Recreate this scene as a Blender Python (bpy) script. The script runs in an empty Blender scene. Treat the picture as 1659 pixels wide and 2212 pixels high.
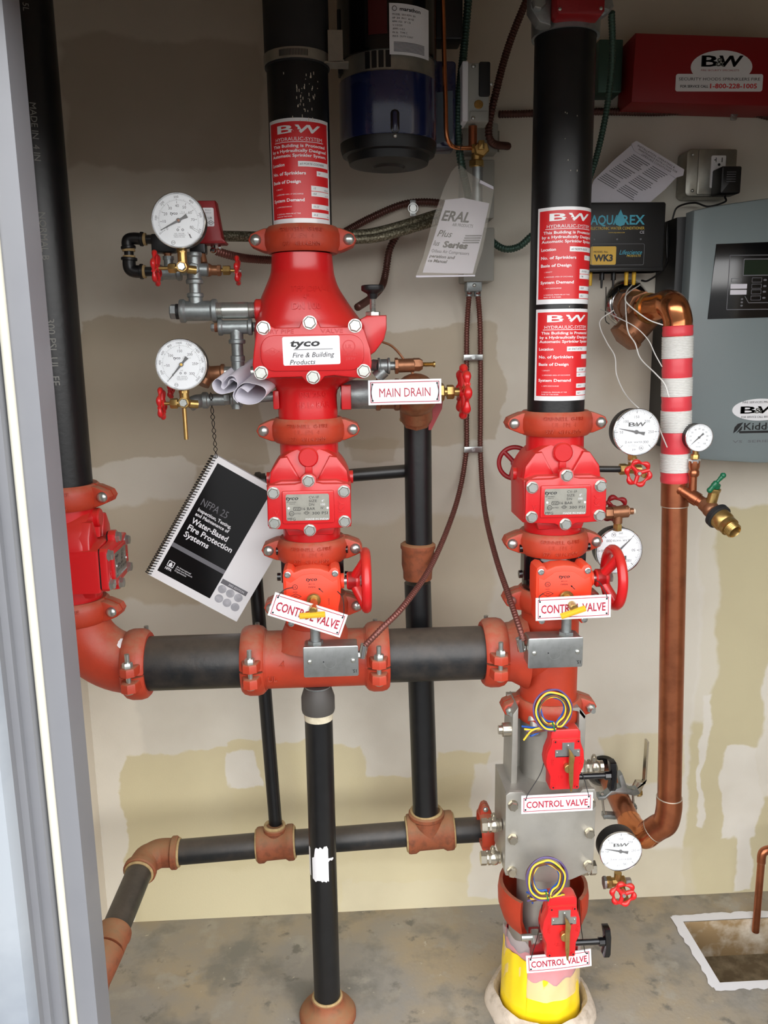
import bpy, math, random
from mathutils import Vector as V, Matrix as Mx, noise as NZ
random.seed(7)
SC = bpy.context.scene
COL = SC.collection
# ---------------------------------------------------------------- camera
IW, IH, FPX = 1659, 2212, 1790.0
PITCH, YAW, ROLL, CAMH = math.radians(11.2), math.radians(3.0), math.radians(0.8), 1.53
FW = V((math.sin(YAW)*math.cos(PITCH), math.cos(YAW)*math.cos(PITCH), -math.sin(PITCH)))
_r0 = V((math.cos(YAW), -math.sin(YAW), 0)); _u0 = _r0.cross(FW)
RT = _r0*math.cos(ROLL) - _u0*math.sin(ROLL); UP = RT.cross(FW)
EYE = V((0, 0, CAMH))
cam = bpy.data.cameras.new('camera'); camo = bpy.data.objects.new('camera', cam); COL.objects.link(camo)
cam.sensor_fit = 'VERTICAL'; cam.sensor_height = 24; cam.lens = 24*FPX/IH; cam.clip_start = .02
camo.matrix_world = Mx(((RT.x, UP.x, -FW.x, 0), (RT.y, UP.y, -FW.y, 0), (RT.z, UP.z, -FW.z, CAMH), (0, 0, 0, 1)))
SC.camera = camo
# ---------------------------------------------------------------- daylight and exposure
SC.view_settings.view_transform = 'Standard'; SC.view_settings.look = 'None'
SC.view_settings.gamma = 1; SC.view_settings.use_curve_mapping = False
SC.view_settings.exposure = 1.1
wd = bpy.data.worlds.new('sky'); SC.world = wd; wd.use_nodes = True
nt = wd.node_tree; nt.nodes.clear()
wo = nt.nodes.new('ShaderNodeOutputWorld'); wb = nt.nodes.new('ShaderNodeBackground'); nt.links.new(wb.outputs[0], wo.inputs[0])
tc = nt.nodes.new('ShaderNodeTexCoord'); sx = nt.nodes.new('ShaderNodeSeparateXYZ'); nt.links.new(tc.outputs['Generated'], sx.inputs[0])
rp = nt.nodes.new('ShaderNodeValToRGB'); nt.links.new(sx.outputs[2], rp.inputs[0])
e = rp.color_ramp.elements
e[0].position = 0.0; e[0].color = (.10, .10, .10, 1)
e[1].position = .75; e[1].color = (.60, .62, .66, 1)
for p_, c_ in ((.025, (.55, .55, .55, 1)), (.07, (1.25, 1.24, 1.22, 1)), (.30, (1.05, 1.05, 1.06, 1))):
    q = e.new(p_); q.color = c_
nt.links.new(rp.outputs[0], wb.inputs[0]); wb.inputs[1].default_value = 2.1

# ---------------------------------------------------------------- helpers
def ray(px, py): return FW + RT*((px-IW/2)/FPX) - UP*((py-IH/2)/FPX)
def at(px, py, Y):
    d = ray(px, py); return EYE + d*(Y/d.y)
def atz(px, py, z):
    d = ray(px, py); return EYE + d*((z-CAMH)/d.z)
def scl(px, py, Y): return (at(px, py, Y)-EYE).dot(FW)/FPX
Y0 = 1.68                      # the plane the three risers stand in
YW = 2.04                      # face of the back wall
def rot(roll=0, yaw=0, tilt=0):
    return (Mx.Rotation(math.radians(yaw), 4, 'Y') @ Mx.Rotation(math.radians(tilt), 4, 'X') @ Mx.Rotation(math.radians(roll), 4, 'Z'))
FRONT = Mx(((1, 0, 0, 0), (0, 0, -1, 0), (0, 1, 0, 0), (0, 0, 0, 1)))
def fm(loc, s=1.0, roll=0, yaw=0, tilt=0):
    "frame: x to the right, y up, z out of the wall"
    return Mx.Translation(loc) @ FRONT @ rot(roll, yaw, tilt) @ Mx.Scale(s, 4)
def pf(px, py, Y, roll=0, yaw=0, tilt=0, off=True):
    s = scl(px, py, Y); m = fm(at(px, py, Y), s, roll, yaw, tilt)
    return m @ Mx.Translation((-px, py, 0)) @ Mx.Diagonal((1, -1, 1, 1)) if 0 else m
class PX:
    "frame whose x, y are counted from a corner of the drawing, y downwards"
    def __init__(s, px, py, Y): s.px, s.py, s.M = px, py, pf(px, py, Y)
    def __call__(s, x, y, z=0): return V((x-s.px, s.py-y, z))
MATS = {}
def lin(c):
    if isinstance(c, str): c = [int(c[i:i+2], 16) for i in (0, 2, 4)]
    return [((v/255+.055)/1.055)**2.4 if v/255 > .04045 else v/255/12.92 for v in c] + [1]
def mat(name, col, rough=.5, metal=0, var=0, vscale=12, bump=0, bscale=200, dust=0, dustcol='b5a184', col2=None, spec=.5, alpha=1, coat=0):
    if name in MATS: return MATS[name]
    m = bpy.data.materials.new(name); m.use_nodes = True; n = m.node_tree.nodes; L = m.node_tree.links
    p = n['Principled BSDF']; p.inputs['Roughness'].default_value = rough; p.inputs['Metallic'].default_value = metal
    p.inputs['Specular IOR Level'].default_value = spec; p.inputs['Coat Weight'].default_value = coat; p.inputs['Coat Roughness'].default_value = .12
    c = lin(col); p.inputs['Base Color'].default_value = c; out = None
    t = n.new('ShaderNodeTexCoord')
    def nz(scale, detail=5, rg=.6):
        q = n.new('ShaderNodeTexNoise'); q.inputs['Scale'].default_value = scale; q.inputs['Detail'].default_value = detail; q.inputs['Roughness'].default_value = rg
        L.new(t.outputs['Object'], q.inputs['Vector']); return q.outputs['Fac']
    def mr(v, a, b, c0=0, d=1):
        q = n.new('ShaderNodeMapRange'); q.inputs[1].default_value = a; q.inputs[2].default_value = b; q.inputs[3].default_value = c0; q.inputs[4].default_value = d
        L.new(v, q.inputs[0]); return q.outputs[0]
    def mix(f, a, b):
        q = n.new('ShaderNodeMix'); q.data_type = 'RGBA'
        if isinstance(f, float): q.inputs[0].default_value = f
        else: L.new(f, q.inputs[0])
        for s_, v in ((6, a), (7, b)):
            if isinstance(v, (list, tuple)): q.inputs[s_].default_value = v
            else: L.new(v, q.inputs[s_])
        return q.outputs[2]
    if var:
        c2 = lin(col2) if col2 else [x*.45 for x in c[:3]]+[1]
        out = mix(mr(nz(vscale), .45, .75, 0, var), c, c2)
    if dust:
        g = n.new('ShaderNodeNewGeometry'); s3 = n.new('ShaderNodeSeparateXYZ'); L.new(g.outputs['Normal'], s3.inputs[0])
        a = mr(s3.outputs[2], .15, .9); f = n.new('ShaderNodeMath'); f.operation = 'MULTIPLY'; L.new(a, f.inputs[0]); L.new(mr(nz(60), .3, .6, .3, 1.0*dust), f.inputs[1])
        out = mix(f.outputs[0], out or c, lin(dustcol))
    if out is not None: L.new(out, p.inputs['Base Color'])
    if bump:
        q = n.new('ShaderNodeBump'); q.inputs['Strength'].default_value = bump; q.inputs['Distance'].default_value = .001
        L.new(nz(bscale, 3), q.inputs['Height']); L.new(q.outputs[0], p.inputs['Normal'])
    if alpha < 1: p.inputs['Alpha'].default_value = alpha
    MATS[name] = m; return m
IDX = Mx.Identity(4)
def poly_inset(P, c):
    n = len(P); out = []
    A = sum(P[i][0]*P[(i+1) % n][1]-P[(i+1) % n][0]*P[i][1] for i in range(n)); sg = 1 if A > 0 else -1
    for i in range(n):
        a, b, d = V(P[i-1]), V(P[i]), V(P[(i+1) % n]); e1 = (b-a); e2 = (d-b)
        if e1.length < 1e-9 or e2.length < 1e-9: out.append(tuple(b)); continue
        n1 = V((-e1.y, e1.x)).normalized()*sg; n2 = V((-e2.y, e2.x)).normalized()*sg
        k = 1+n1.dot(n2); k = max(k, .35)
        out.append(tuple(b+(n1+n2)*(c/k)))
    return out
def rrect(x, y, w, h, r, n=5):
    r = min(r, w/2-1e-6, h/2-1e-6); P = []
    if r <= 0: return [(x-w/2, y-h/2), (x+w/2, y-h/2), (x+w/2, y+h/2), (x-w/2, y+h/2)]
    for cx, cy, a in ((x+w/2-r, y-h/2+r, -90), (x+w/2-r, y+h/2-r, 0), (x-w/2+r, y+h/2-r, 90), (x-w/2+r, y-h/2+r, 180)):
        for i in range(n+1):
            t = math.radians(a+90*i/n); P.append((cx+r*math.cos(t), cy+r*math.sin(t)))
    return P
def circ(x, y, r, n=24, ry=None): return [(x+r*math.cos(2*math.pi*i/n), y+(ry or r)*math.sin(2*math.pi*i/n)) for i in range(n)]
def spline(P, n=8, closed=False):
    P = [V(p) for p in P]; out = []; N = len(P)
    for i in range(N if closed else N-1):
        p1, p2 = P[i], P[(i+1) % N]
        p0 = P[i-1] if (closed or i > 0) else p1*2-p2
        p3 = P[(i+2) % N] if (closed or i < N-2) else p2*2-p1
        for k in range(n):
            t = k/n
            out.append(.5*((2*p1)+(p2-p0)*t+(2*p0-5*p1+4*p2-p3)*t*t+(3*p1-p0-3*p2+p3)*t**3))
    if not closed: out.append(P[-1])
    return out
_tc = {}
def glyphs(s, bold, shear, space):
    k = (s, bold, shear, space)
    if k not in _tc:
        cu = bpy.data.curves.new('t', 'FONT'); cu.body = s; cu.size = 1; cu.align_x = 'LEFT'; cu.offset = bold; cu.shear = shear; cu.resolution_u = 2; cu.space_character = space
        o = bpy.data.objects.new('t', cu); me = o.to_mesh()
        vs = [tuple(v.co) for v in me.vertices]; fs = [tuple(p.vertices) for p in me.polygons]
        o.to_mesh_clear(); bpy.data.objects.remove(o); bpy.data.curves.remove(cu); _tc[k] = (vs, fs)
    return _tc[k]
class B:
    def __init__(s, m=None, F=IDX):
        s.v = []; s.f = []; s.mi = []; s.ms = []; s.cur = 0; s.F = F; s.W = None
        if m: s.m(m)
    def m(s, m):
        if isinstance(m, str): m = MATS[m]
        if m not in s.ms: s.ms.append(m)
        s.cur = s.ms.index(m); return s
    def add(s, vs, fs):
        b = len(s.v)
        for p in vs:
            p = V(p)
            if s.W: p = s.W(p)
            s.v.append(s.F @ p)
        for f in fs: s.f.append(tuple(i+b for i in f)); s.mi.append(s.cur)
        return s
    def rings(s, R, closed=False, cap=True):
        n = len(R[0]); vs = [p for r in R for p in r]; fs = []
        for i in range(len(R) if closed else len(R)-1):
            a, b = i*n, ((i+1) % len(R))*n
            for k in range(n): k2 = (k+1) % n; fs.append((a+k, a+k2, b+k2, b+k))
        if cap and not closed: fs.append(tuple(range(n))[::-1]); fs.append(tuple((len(R)-1)*n+k for k in range(n)))
        return s.add(vs, fs)
    def lathe(s, p, d, prof, seg=32, cap=True):
        p = V(p); d = V(d).normalized(); u = d.orthogonal().normalized(); w = d.cross(u)
        return s.rings([[p+d*t+(u*math.cos(2*math.pi*k/seg)+w*math.sin(2*math.pi*k/seg))*max(r, 1e-5) for k in range(seg)] for t, r in prof], cap=cap)
    def cyl(s, a, b, r, seg=24, r1=None, ch=0):
        a = V(a); b = V(b); L = (b-a).length; r1 = r if r1 is None else r1
        pr = [(0, r), (L, r1)] if not ch else [(0, r-ch), (ch, r), (L-ch, r1), (L, r1-ch)]
        return s.lathe(a, b-a, pr, seg)
    def pipe(s, a, b, ro, ri, seg=32):
        a = V(a); b = V(b); L = (b-a).length
        return s.lathe(a, b-a, [(0, ri), (0, ro), (L, ro), (L, ri), (0, ri)], seg, cap=False)
    def box(s, x0, x1, y0, y1, z0, z1):
        return s.add([(x, y, z) for x in (x0, x1) for y in (y0, y1) for z in (z0, z1)], [(0, 1, 3, 2), (4, 6, 7, 5), (0, 4, 5, 1), (2, 3, 7, 6), (0, 2, 6, 4), (1, 5, 7, 3)])
    def prism(s, P, z0, z1, ch=0, cap0=True):
        n = len(P); A = sum(P[i][0]*P[(i+1) % n][1]-P[(i+1) % n][0]*P[i][1] for i in range(n))
        if A < 0: P = P[::-1]
        R = [[(x, y, z0) for x, y in P]]
        if ch:
            R += [[(x, y, z1-ch) for x, y in P], [(x, y, z1-.3*ch) for x, y in poly_inset(P, ch*.3)], [(x, y, z1) for x, y in poly_inset(P, ch)]]
        else: R.append([(x, y, z1) for x, y in P])
        return s.rings(R)
    def slab(s, x, y, w, h, r, z0, z1, ch=0, n=5): return s.prism(rrect(x, y, w, h, r, n), z0, z1, ch)
    def bar(s, a, b, w, h, up=(0, 0, 1)):
        a = V(a); b = V(b); d = (b-a).normalized(); u = V(up); x = d.cross(u)
        if x.length < 1e-4: x = d.orthogonal()
        x.normalize(); u = x.cross(d)
        return s.rings([[q+x*sx*w/2+u*sy*h/2 for sx, sy in ((-1, -1), (1, -1), (1, 1), (-1, 1))] for q in (a, b)])
    def grid(s, x0, x1, y0, y1, z, nx=12, ny=1):
        vs = [(x0+(x1-x0)*i/nx, y0+(y1-y0)*j/ny, z) for j in range(ny+1) for i in range(nx+1)]
        return s.add(vs, [(j*(nx+1)+i, j*(nx+1)+i+1, (j+1)*(nx+1)+i+1, (j+1)*(nx+1)+i) for j in range(ny) for i in range(nx)])
    def face(s, P, z=0): return s.add([(x, y, z) for x, y in P], [tuple(range(len(P)))])
    def tube(s, P, r, seg=10, closed=False, n=0, rib=0, pitch=1, flat=1):
        P = [V(p) for p in P]
        if n: P = spline(P, n, closed)
        if rib:
            L = [0]
            for a, b in zip(P, P[1:]): L.append(L[-1]+(b-a).length)
            m = max(4, int(L[-1]/(pitch/4))); Q = []; j = 0
            for i in range(m+1):
                t = L[-1]*i/m
                while j < len(P)-2 and L[j+1] < t: j += 1
                Q.append(P[j].lerp(P[j+1], (t-L[j])/max(L[j+1]-L[j], 1e-9)))
            P = Q; r = [r*(1-rib*(1, .35, 0, .35)[i % 4]) for i in range(len(P))]
        N = len(P); R = []; u = None
        for i, p in enumerate(P):
            a = P[i-1] if (i or closed) else p; b = P[(i+1) % N] if (i < N-1 or closed) else p
            d = (b-a)
            d = d.normalized() if d.length > 1e-9 else V((0, 0, 1))
            u = d.orthogonal().normalized() if u is None else (u-d*u.dot(d)).normalized()
            w = d.cross(u); rr = r[i] if isinstance(r, list) else r
            R.append([p+(u*math.cos(2*math.pi*k/seg)+w*math.sin(2*math.pi*k/seg)*flat)*rr for k in range(seg)])
        return s.rings(R, closed=closed)
    def torus(s, c, d, R, r, seg=40, k=10):
        c = V(c); d = V(d).normalized(); u = d.orthogonal().normalized(); w = d.cross(u)
        return s.rings([[c+(u*math.cos(a)+w*math.sin(a))*(R+r*math.cos(b))+d*r*math.sin(b) for b in [2*math.pi*j/k for j in range(k)]] for a in [2*math.pi*i/seg for i in range(seg)]], closed=True)
    def ball(s, c, r, seg=16, sq=(1, 1, 1)):
        R = []; c = V(c)
        for i in range(1, seg//2):
            t = math.pi*i/(seg//2); R.append([c+V((r*sq[0]*math.sin(t)*math.cos(2*math.pi*k/seg), r*sq[1]*math.sin(t)*math.sin(2*math.pi*k/seg), r*sq[2]*math.cos(t))) for k in range(seg)])
        return s.rings(R[::-1])
    def hexa(s, p, d, r, h, ch=.15):
        return s.lathe(p, d, [(0, r), (h*(1-ch*1.2), r), (h, r*(1-ch))], 6)
    def hexbolt(s, p, d, r, h=None):
        p = V(p); d = V(d).normalized(); h = h or r*.75
        s.lathe(p, d, [(0, r*1.12), (h*.18, r*1.12)], 20); return s.hexa(p+d*h*.15, d, r, h)
    def dome(s, p, d, r, h=None, seg=20):
        h = h or r*.7
        return s.lathe(p, d, [(0, r)]+[(h*math.sin(a), r*math.cos(a)) for a in [math.pi/2*i/6 for i in range(6)]]+[(h, r*.02)], seg)
    def loft(s, S, seg=40):
        "S: (y, cx, rx, cz, rz, n): superellipse sections up the local y axis"
        R = []
        for y, cx, rx, cz, rz, n in S:
            r = []
            for k in range(seg):
                a = 2*math.pi*k/seg; c, q = math.cos(a), math.sin(a)
                r.append((cx+rx*math.copysign(abs(c)**(2/n), c), y, cz+rz*math.copysign(abs(q)**(2/n), q)))
            R.append(r)
        return s.rings(R)
    def logo(s, x, y, h, w, z, amp='light_grey', main='ink'):
        "heavy B & W lettering"
        for k in (-.05, 0, .05): s.m(main).text('B', x-w*.29+k*h, y, h, w=w*.38, z=z+abs(k)*.01*h, bold=.01).text('W', x+w*.22+k*h, y, h, w=w*.56, z=z+abs(k)*.01*h, bold=.01, shear=.12)
        for k in (-.03, .03): s.m(amp).text('&', x-w*.05+k*h, y-h*.1, h*.78, w=w*.19, z=z+.04*h)
        return s
    def text(s, t, x, y, h, w=None, al='C', bold=0, shear=0, z=0, up=0, space=1, dep=0):
        "h: height of a capital; w: width to fit; al: L, C or R; up: turned by this many degrees; dep: raised by"
        vs, fs = glyphs(t, bold, shear, space)
        if not vs: return s
        x0 = min(v[0] for v in vs); x1 = max(v[0] for v in vs); k = h/.70; kx = (w/(x1-x0)) if w else k
        ox = {'L': 0, 'C': .5, 'R': 1}[al]*(x1-x0); c, q = math.cos(math.radians(up)), math.sin(math.radians(up)); P = []
        for a, b, _ in vs:
            X = (a-x0-ox)*kx; Yv = (b-.35)*k; P.append((x+X*c-Yv*q, y+X*q+Yv*c, z))
        if s.W and not dep:
            st = [tuple(V(P[i]) for i in (f[0], f[j], f[j+1])) for f in fs for j in range(1, len(f)-1)]; out = []
            while st:
                a, c, e_ = st.pop(); L = [abs((q-p).x)+.2*abs((q-p).y) for p, q in ((a, c), (c, e_), (e_, a))]; m = max(L)
                if m < h*.45: out.append((a, c, e_)); continue
                if L[1] == m: a, c, e_ = c, e_, a
                elif L[2] == m: a, c, e_ = e_, a, c
                mid = (a+c)/2; st += [(a, mid, e_), (mid, c, e_)]
            return s.add([p for t in out for p in t], [(3*i, 3*i+1, 3*i+2) for i in range(len(out))])
        if dep:
            E = {}
            for f in fs:
                for i, j in zip(f, f[1:]+f[:1]):
                    if (j, i) in E: del E[(j, i)]
                    else: E[(i, j)] = 1
            n = len(P); return s.add(P+[(p[0], p[1], p[2]-dep) for p in P], list(fs)+[(j, i, n+i, n+j) for i, j in E])
        return s.add(P, fs)
    def line(s, x0, y0, x1, y1, t, z=0):
        d = V((x1-x0, y1-y0)).normalized()*t/2; return s.add([(x0-d.y, y0+d.x, z), (x0+d.y, y0-d.x, z), (x1+d.y, y1-d.x, z), (x1-d.y, y1+d.x, z)], [(0, 1, 2, 3)])
    def frame2(s, x, y, w, h, r, t, z=0):
        a = rrect(x, y, w, h, r); b = rrect(x, y, w-2*t, h-2*t, max(r-t, .01)); n = len(a)
        if len(b) != n: return s
        return s.add([(p[0], p[1], z) for p in a+b], [(i, (i+1) % n, n+(i+1) % n, n+i) for i in range(n)])
    def ring2(s, x, y, r, t, n=24, z=0, ry=None):
        k = (ry or r)/r; a = circ(x, y, r, n, r*k); b = circ(x, y, r-t, n, (r-t)*k)
        return s.add([(p[0], p[1], z) for p in a+b], [(i, (i+1) % n, n+(i+1) % n, n+i) for i in range(n)])
    def mesh(s, name, inv=IDX, ang=38):
        me = bpy.data.meshes.new(name); me.from_pydata([inv @ p for p in s.v], [], s.f)
        for m in s.ms: me.materials.append(m)
        me.polygons.foreach_set('material_index', s.mi); me.polygons.foreach_set('use_smooth', [True]*len(s.f))
        me.update(); me.set_sharp_from_angle(angle=math.radians(ang)); return me
    def to(s, name, parent, label=None, ang=38):
        root = parent
        while root.parent: root = root.parent
        o = bpy.data.objects.new(name, s.mesh(name, root.matrix_basis.inverted(), ang)); COL.objects.link(o); o.parent = parent
        if label: o['label'] = label
        return o
    def top(s, name, label, cat, group=None, ang=38, kind=None, loc=None):
        if loc is None:
            n = len(s.v); loc = V((sum(p.x for p in s.v)/n, sum(p.y for p in s.v)/n, min(p.z for p in s.v)))
        o = bpy.data.objects.new(name, s.mesh(name, Mx.Translation(-loc), ang)); COL.objects.link(o); o.location = loc
        if kind: o['kind'] = kind
        if label: o['label'] = label; o['category'] = cat
        if group: o['group'] = group
        return o
def thing(name, label, cat, loc, group=None):
    o = bpy.data.objects.new(name, None); COL.objects.link(o); o.location = loc; o.empty_display_size = .02
    o.matrix_basis = Mx.Translation(loc)
    o['label'] = label; o['category'] = cat
    if group: o['group'] = group
    return o
def cylwarp(R): return lambda p: V(((R+p.z)*math.sin(p.x/R), p.y, (R+p.z)*math.cos(p.x/R)))
X_, Y_, Z_ = V((1, 0, 0)), V((0, 1, 0)), V((0, 0, 1))
# ---------------------------------------------------------------- materials
mat('black_pipe', '0f1012', .36, 0, var=.5, vscale=30, col2='1b1b1d', bump=.25, bscale=90, dust=.35, dustcol='6b6458')
mat('old_pipe', '17191b', .42, 0, var=.45, vscale=22, col2='4a4038', bump=.3, bscale=120, dust=.4, dustcol='75695a')
mat('rust', '8a4a2c', .7, 0, var=.8, vscale=60, col2='57321f', bump=.5, bscale=150, dust=.5, dustcol='a98a62')
mat('seal', 'b59a6c', .8, 0, var=.6, vscale=90, col2='7d6037')
mat('red', 'c9171c', .33, 0, bump=.12, bscale=180, dust=.25, dustcol='b5654a', coat=.25)
mat('red_dark', '8e1219', .45, 0, bump=.15, bscale=180)
mat('coupling', 'b53a20', .5, 0, var=.35, vscale=40, col2='982f1b', bump=.3, bscale=160, dust=.8, dustcol='a5785e')
mat('orange', 'ee3d1c', .45, 0, dust=.3, dustcol='c27a5e')
mat('galv', '9aa0a0', .42, .75, var=.5, vscale=70, col2='6d7373', bump=.35, bscale=170)
mat('steel', 'b9bcbb', .3, .9, var=.35, vscale=60, col2='83867f')
mat('zinc', 'bfc2bd', .28, .85, var=.4, vscale=90, col2='9c9d92')
mat('stainless', 'b3b0a8', .42, .6, var=.5, vscale=9, col2='8b867c', bump=.06, bscale=300)
mat('chrome', 'dcdcdc', .12, 1)
mat('nickel', 'c9c2b2', .22, .9, var=.3, vscale=70, col2='8d8370')
mat('brass', 'b7975c', .3, .85, var=.5, vscale=80, col2='80622f')
mat('bronze', '9a6a4c', .42, .7, var=.5, vscale=70, col2='6b4632', bump=.2, bscale=160)
mat('copper', 'b56f4d', .3, .85, var=.7, vscale=16, col2='7a4632', bump=.05, bscale=120)
mat('copper_bright', 'd98a5a', .2, .95, var=.3, vscale=40, col2='9a5a38')
mat('solder', 'c9bfae', .4, .6)
mat('white', 'e9e9ec', .4)
mat('white_gloss', 'efeff0', .18)
mat('paper', 'dcd9e2', .7, 0, var=.15, vscale=25, col2='b9b6c4')
mat('offwhite', 'd8cfb6', .7, 0, var=.5, vscale=50, col2='a3967a')
mat('sign_red', 'a81f38', .5)
mat('label_red', 'd92228', .35)
mat('ink', '17171a', .5)
mat('ink_grey', '6b6b70', .6)
mat('black', '121214', .4)
mat('black_gloss', '0b0b0d', .16, coat=.3)
mat('rubber', '1c1c1d', .6)
mat('cap_grey', '4a4744', .55, bump=.2, bscale=120)
mat('navy', '172048', .22, 0, coat=1, var=.2, vscale=30)
mat('blue_grey', '5f6d78', .35)
mat('panel_grey', '7b8688', .38, bump=.1, bscale=400)
mat('light_grey', 'a3a49c', .5)
mat('box_metal', 'a9a79d', .36, .8, var=.3, vscale=50, col2='77756c', bump=.1, bscale=260)
mat('flex_brown', '5b3a33', .4, .45)
mat('flex_red', '774a42', .38, .5)
mat('decal', '4a0d10', .4)
mat('flex_green', '3f5a50', .4, .5)
mat('braid', '55503f', .42, .6, var=.9, vscale=260, col2='b9b39c', bump=.8, bscale=320)
mat('wire_black', '141212', .5)
mat('yellow', 'e8b82e', .45)
mat('yellow_wrap', 'f3d21a', .3, coat=.2, var=.2, vscale=14, col2='e8c63a')
mat('wire_blue', '1d4fa0', .4); mat('wire_green', '14703f', .4); mat('wire_yellow', 'e6c338', .4); mat('wire_brown', '5e3527', .4); mat('wire_violet', '5a4a7a', .4)
mat('wire_white', 'e4e3df', .45)
mat('red_tape', 'e0444e', .4)
mat('teal', '2fa9c4', .4)
mat('green_plastic', '0f6040', .3)
mat('dial', 'eef1f4', .35)
mat('lcd', '1c2a1e', .2)
mat('dustpaint', 'cfc4b3', .8)
mat('stencil', '8d8d88', .7)
def film(name, col, a, rough=.15):
    m = bpy.data.materials.new(name); m.use_nodes = True; n = m.node_tree.nodes; L = m.node_tree.links
    p = n['Principled BSDF']; p.inputs['Base Color'].default_value = lin(col); p.inputs['Roughness'].default_value = rough
    t = n.new('ShaderNodeBsdfTransparent'); mx = n.new('ShaderNodeMixShader'); mx.inputs[0].default_value = a
    L.new(t.outputs[0], mx.inputs[1]); L.new(p.outputs[0], mx.inputs[2]); L.new(mx.outputs[0], n['Material Output'].inputs[0]); MATS[name] = m
film('lens', 'ffffff', .07, .05); film('poly_film', 'd6cfc2', .16, .15); film('clear_wrap', 'e9dde0', .22, .12)
def IM(px, py, Y):
    "frame near a photographed point: x right, -y down, in photo pixels, z towards the viewer"
    s = scl(px, py, Y); p = at(px, py, Y); k = (at(px, py-5, Y).z-at(px, py+5, Y).z)/10
    return Mx.Translation(p) @ FRONT @ Mx.Diagonal((s, k, s, 1)) @ Mx.Translation((-px, py, 0))
# ---------------------------------------------------------------- the room
def patch_material(name, base, patches, warp=.05, wscale=7, rough=.85, grain=.12):
    m = bpy.data.materials.new(name); m.use_nodes = True; n = m.node_tree.nodes; L = m.node_tree.links
    p = n['Principled BSDF']; p.inputs['Roughness'].default_value = rough; p.inputs['Specular IOR Level'].default_value = .25
    t = n.new('ShaderNodeTexCoord')
    def noise(scale, det=4):
        q = n.new('ShaderNodeTexNoise'); q.inputs['Scale'].default_value = scale; q.inputs['Detail'].default_value = det; L.new(t.outputs['Object'], q.inputs['Vector']); return q
    def math_(op, a, b):
        q = n.new('ShaderNodeMath'); q.operation = op
        for i, v in enumerate((a, b)):
            if isinstance(v, (int, float)): q.inputs[i].default_value = v
            else: L.new(v, q.inputs[i])
        return q.outputs[0]
    def rng(v, a, b):
        q = n.new('ShaderNodeMapRange'); q.interpolation_type = 'SMOOTHSTEP'; q.inputs[1].default_value = a; q.inputs[2].default_value = b; L.new(v, q.inputs[0]); return q.outputs[0]
    q = n.new('ShaderNodeVectorMath'); q.operation = 'MULTIPLY_ADD'; L.new(noise(wscale, 6).outputs['Color'], q.inputs[0]); q.inputs[1].default_value = (warp*2,)*3; L.new(t.outputs['Object'], q.inputs[2])
    s3 = n.new('ShaderNodeSeparateXYZ'); L.new(q.outputs[0], s3.inputs[0])
    X, Z = math_('SUBTRACT', s3.outputs[0], warp), math_('SUBTRACT', s3.outputs[2], warp)
    cur = lin(base)
    def mix(f, a, b):
        k = n.new('ShaderNodeMix'); k.data_type = 'RGBA'; L.new(f, k.inputs[0])
        for s_, v in ((6, a), (7, b)):
            if isinstance(v, (list, tuple)): k.inputs[s_].default_value = v
            else: L.new(v, k.inputs[s_])
        return k.outputs[2]
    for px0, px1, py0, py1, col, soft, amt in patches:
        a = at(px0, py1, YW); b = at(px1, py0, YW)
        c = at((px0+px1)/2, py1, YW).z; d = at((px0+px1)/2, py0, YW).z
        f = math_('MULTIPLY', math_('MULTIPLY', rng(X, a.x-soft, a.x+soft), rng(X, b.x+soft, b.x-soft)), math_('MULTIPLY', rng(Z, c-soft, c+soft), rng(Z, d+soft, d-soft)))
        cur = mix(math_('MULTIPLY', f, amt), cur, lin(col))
    g = noise(260, 3); h = noise(2.2, 5)
    cur2 = mix(math_('MULTIPLY', rng(h.outputs['Fac'], .4, .75), grain), cur, lin('9a8a72'))
    L.new(cur2, p.inputs['Base Color'])
    bp = n.new('ShaderNodeBump'); bp.inputs['Strength'].default_value = .12; bp.inputs['Distance'].default_value = .002; L.new(g.outputs['Fac'], bp.inputs['Height']); L.new(bp.outputs[0], p.inputs['Normal'])
    MATS[name] = m; return m
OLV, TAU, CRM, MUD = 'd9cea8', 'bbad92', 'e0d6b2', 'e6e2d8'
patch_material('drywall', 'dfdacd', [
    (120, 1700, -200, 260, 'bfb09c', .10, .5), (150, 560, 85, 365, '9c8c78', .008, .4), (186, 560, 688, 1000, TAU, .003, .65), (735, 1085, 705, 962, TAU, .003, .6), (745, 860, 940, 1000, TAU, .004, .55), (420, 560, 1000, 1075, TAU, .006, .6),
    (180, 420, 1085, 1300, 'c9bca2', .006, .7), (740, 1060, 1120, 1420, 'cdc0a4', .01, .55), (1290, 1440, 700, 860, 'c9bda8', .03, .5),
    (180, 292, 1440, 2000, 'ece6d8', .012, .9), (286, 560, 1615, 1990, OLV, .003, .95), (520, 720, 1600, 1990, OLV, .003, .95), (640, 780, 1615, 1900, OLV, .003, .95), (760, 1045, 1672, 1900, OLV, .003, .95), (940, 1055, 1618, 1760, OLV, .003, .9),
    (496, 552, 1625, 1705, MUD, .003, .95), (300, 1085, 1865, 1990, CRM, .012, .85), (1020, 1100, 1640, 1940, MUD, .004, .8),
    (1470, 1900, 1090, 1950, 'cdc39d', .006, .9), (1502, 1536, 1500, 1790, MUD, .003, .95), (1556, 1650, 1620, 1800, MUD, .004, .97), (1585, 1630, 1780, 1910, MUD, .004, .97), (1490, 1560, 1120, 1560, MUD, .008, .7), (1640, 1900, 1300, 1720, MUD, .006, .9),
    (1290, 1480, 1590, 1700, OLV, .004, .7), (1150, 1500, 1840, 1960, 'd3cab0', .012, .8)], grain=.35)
mat('drywall_plain', 'ddd4c4', .85)
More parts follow.
